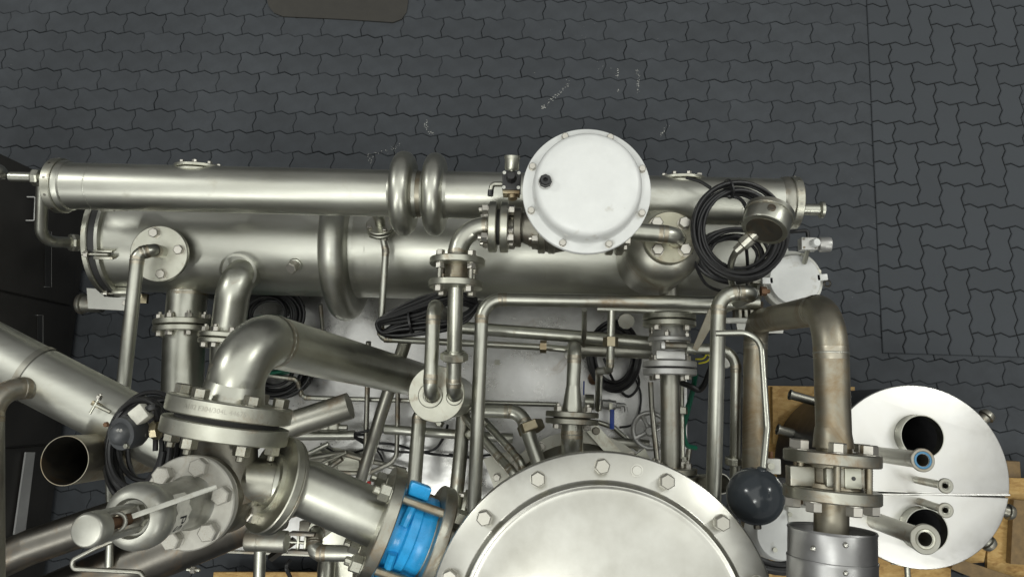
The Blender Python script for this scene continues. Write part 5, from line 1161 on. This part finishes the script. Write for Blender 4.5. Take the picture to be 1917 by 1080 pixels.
coil('rear_cable_coil', 'lower black cable tangle behind the thick elbow', (520, 690), 50, 42, 0.42, 12, 0.42, 0.0075, 56, 0.06)
g_ = coil('green_cable_coil', 'dark green cable coil behind the thick elbow', (505, 648), 60, 42, 0.48, 7, 0.35, 0.0060, 57, 0.05, mat=M_GREEN)
coil('ball_cable_coil', 'black cable coil beneath the dark ball and junction box', (1452, 982), 86, 74, 1.34, 9, 0.16, 0.0085, 61, 0.05)
gc_ = thing('green_conduit', 'green sleeved cable hanging right of the ball valve pipe', 'cable', at(1290, 770, 0.5))
cable([(1302, 700, 0.72), (1296, 735, 0.66), (1280, 790, 0.60), (1284, 830, 0.52), (1302, 838, 0.45)], 0.011, M_GREEN, 'sleeve', gc_)
cable([(1300, 720, 0.7), (1288, 770, 0.62), (1280, 800, 0.58)], 0.009, M_GREEN, 'sleeve', gc_)
cable([(1240, 700, 0.7), (1290, 722, 0.72), (1312, 728, 0.72), (1330, 690, 0.78), (1345, 640, 0.85)], 0.012, M_BLACK, 'cable', gc_)
yw = thing('yellow_wires', 'loose yellow-green wires beside the ball valve lever', 'wires', at(1315, 665, 0.7))
for pts in ([(1300, 662, 0.9), (1316, 655, 0.92), (1330, 668, 0.9)], [(1302, 672, 0.88), (1318, 670, 0.9), (1326, 654, 0.93)], [(1308, 680, 0.88), (1324, 676, 0.9), (1332, 664, 0.9)]): cable(pts, 0.0035, M_YELLOW, 'wire', yw)
MB().lathe([(0, -0.02), (0.028, -0.02), (0.03, 0), (0.026, 0.012), (0, 0.014)], at(1356, 676, 0.85), UP, 24).build('plug', M_WHITE2, yw)
# dark proximity sensor by the coil
se = thing('dark_round_sensor', 'scuffed dark grey round sensor head in front of the coil', 'sensor', at(225, 812, 1.7))
c = at(226, 812, 1.86); sa = (V((-0.25, -0.15, 1))).normalized(); R_ = mpx(31, c)
hd_ = MB().lathe([(0, -0.06), (R_ * 0.9, -0.06), (R_, -0.05), (R_, -0.006), (R_ * 0.97, 0), (R_ * 0.70, 0.001), (R_ * 0.66, 0.004), (R_ * 0.60, 0.014), (R_ * 0.42, 0.022), (R_ * 0.2, 0.026), (0, 0.027)], c, sa, 48).build('head', M_GREYP, se, 40)
bolt(hd_, c + V((0.022, -0.030, 0)), sa, 0.013, mat=M_FLANGE); bolt(hd_, c + V((-0.040, 0.024, 0)), sa, 0.012, mat=M_RUST)
MB().sweep([c - sa * 0.03, at(262, 772, 1.82)], 0.024, 20).build('arm', M_GREYP, se)
p0, p1 = at(252, 785, 1.84), at(276, 766, 1.84)
b = MB(); b.box(p0.lerp(p1, 0.5), (p1 - p0) * 0.5, (p1 - p0).cross(UP).normalized() * 0.022, UP * 0.018, 0.004); b.build('connector', M_TAPE, se)
MB().lathe([(0, -0.03), (0.022, -0.03), (0.022, 0.0), (0.019, 0.004), (0.019, 0.02), (0.026, 0.022), (0.026, 0.04), (0.016, 0.044), (0, 0.05)], at(272, 806, 1.80), AX + AY * 0.1, 8).build('cable_gland', M_BRASS, se, 25)
cable([at(276, 766, 1.84), at(292, 762, 1.84), at(296, 785, 1.80), at(286, 806, 1.76)], 0.010, M_BLACK, 'cable', se)

# ================================================================== MORE SMALL PIPEWORK ON THE TRAY
pline('tray_tube', 'thin upright tube behind the diagonal strut pipe', [(690, 640, 0.60), (688, 720, 0.50), (684, 860, 0.42)], 10, 0.02, M_PIPE2, welds=False, n=12)
pline('tray_tube', 'thin tube between reducer flange and hand wheel', [(1120, 790, 0.40), (1150, 800, 0.40), (1195, 842, 0.40)], 9, 0.03, M_PIPE, welds=False, n=12)
pline('tray_tube', 'pair-end tube left of the lower vessel', [(905, 830, 0.40), (940, 860, 0.40), (960, 930, 0.40)], 13, 0.04, M_DARKST_SHADE, welds=False, n=12)
pline('tray_tube', 'low tube passing beneath the conduits at left', [(560, 860, 0.38), (640, 848, 0.38), (760, 880, 0.38)], 10, 0.04, M_PIPE2, welds=False, n=12)
pline('tray_tube', 'short tube rising beside the valve pipe foot', [(1290, 840, 0.60), (1284, 880, 0.60), (1300, 935, 0.62)], 11, 0.03, M_PIPE, welds=False, n=12)
fx = thing('pipe_fitting_block', 'silver twin fitting above the left conduit', 'fitting', at(605, 800, 0.4))
for px in (588, 608, 626): MB().lathe([(0, -0.022), (0.020, -0.022), (0.024, -0.016), (0.024, 0.016), (0.020, 0.022), (0, 0.022)], at(px, 798, 0.50), AX, 6).build('nut', M_FLANGE, fx, 20)
MB().sweep([at(575, 798, 0.50), at(650, 800, 0.50)], 0.013, 12).build('tube', M_PIPE, fx)
u2 = thing('hex_union', 'cluster of small hexagon unions at the foot of the round vessel', 'fitting', at(880, 765, 0.4))
for px, py in ((876, 762), (892, 770), (905, 790), (880, 812)):
    MB().lathe([(0, -0.016), (0.017, -0.016), (0.020, -0.010), (0.020, 0.010), (0.017, 0.016), (0, 0.016)], at(px, py, 0.66), V((0.7, -0.7, 0.1)), 6).build('nut', M_FLANGE, u2, 20)
pw_ = thing('floor_wires', 'thin black wires trailing over the tray by the lower vessel', 'wires', at(930, 860, 0.31))
for pts in ([(840, 850, 0.32), (880, 856, 0.32), (930, 850, 0.32), (960, 858, 0.32)], [(1185, 700, 0.32), (1200, 740, 0.32), (1190, 790, 0.32), (1160, 800, 0.32)], [(600, 830, 0.33), (640, 850, 0.33), (700, 840, 0.33), (720, 870, 0.33)]): cable(pts, 0.005, parent=pw_)

# extra clutter seen between the pipes
pline('instrument_line', 'thin tube dropping from the drum behind the ring bellows', [(600, 570, 0.55), (606, 640, 0.45), (700, 660, 0.42), (742, 690, 0.42)], 8, 0.03, M_PIPE2, welds=False, n=10)
pline('instrument_line', 'thin tube rising beside the left conduit to the strut', [(540, 905, 0.40), (552, 862, 0.42), (615, 830, 0.42)], 9, 0.03, M_PIPE, welds=False, n=10)
pline('instrument_line', 'thin tube below the inclined pipe running to the hook elbow', [(505, 975, 0.70), (560, 960, 0.72), (640, 1010, 0.74), (668, 1060, 0.74)], 10, 0.04, M_PIPE2, welds=False, n=10)
pline('instrument_line', 'slim upright tube just left of the valve line pipe', [(1218, 715, 0.55), (1220, 760, 0.55), (1232, 880, 0.60)], 10, 0.03, M_PIPE2, welds=False, n=10)
sl_ = pline('instrument_line', 'slim tube right of the valve line pipe with nuts', [(1277, 712, 0.62), (1277, 780, 0.62), (1279, 885, 0.66)], 8, 0.03, M_FLANGE, welds=False, n=10)
for k_, (px, py) in enumerate(((1277, 768), (1278, 862))):
    bq = MB().lathe([(0, -0.016), (0.021, -0.016), (0.023, -0.012), (0.023, 0.012), (0.021, 0.016), (0, 0.016)], at(px, py, 0.64), AY, 6).build('tube_nut', M_FLANGE, sl_, 20)
lid2 = thing('inspection_port', 'round bolted port plate on the tray behind the inclined pipe', 'port', at(590, 872, 0.31))
flange(lid2, at(590, 866, 0.34), V((0.05, -0.15, 1)), 0.062, 0.014, 0.008, 4, 0.016, None, 0.5, M_FLANGE, (1,))
dk = thing('grounding_bracket', 'triangular steel gusset beside the lower vessel flange, left', 'bracket', at(925, 870, 0.4))
b = MB(); b.prism(quad(0.62, (905, 858), (960, 842), (978, 880), (930, 925))[::-1], UP * 0.012); b.build('plate', M_PIPE2, dk)
bolt(dk, at(930, 893, 0.632), UP, 0.028); bolt(dk, at(958, 858, 0.632), UP, 0.022)
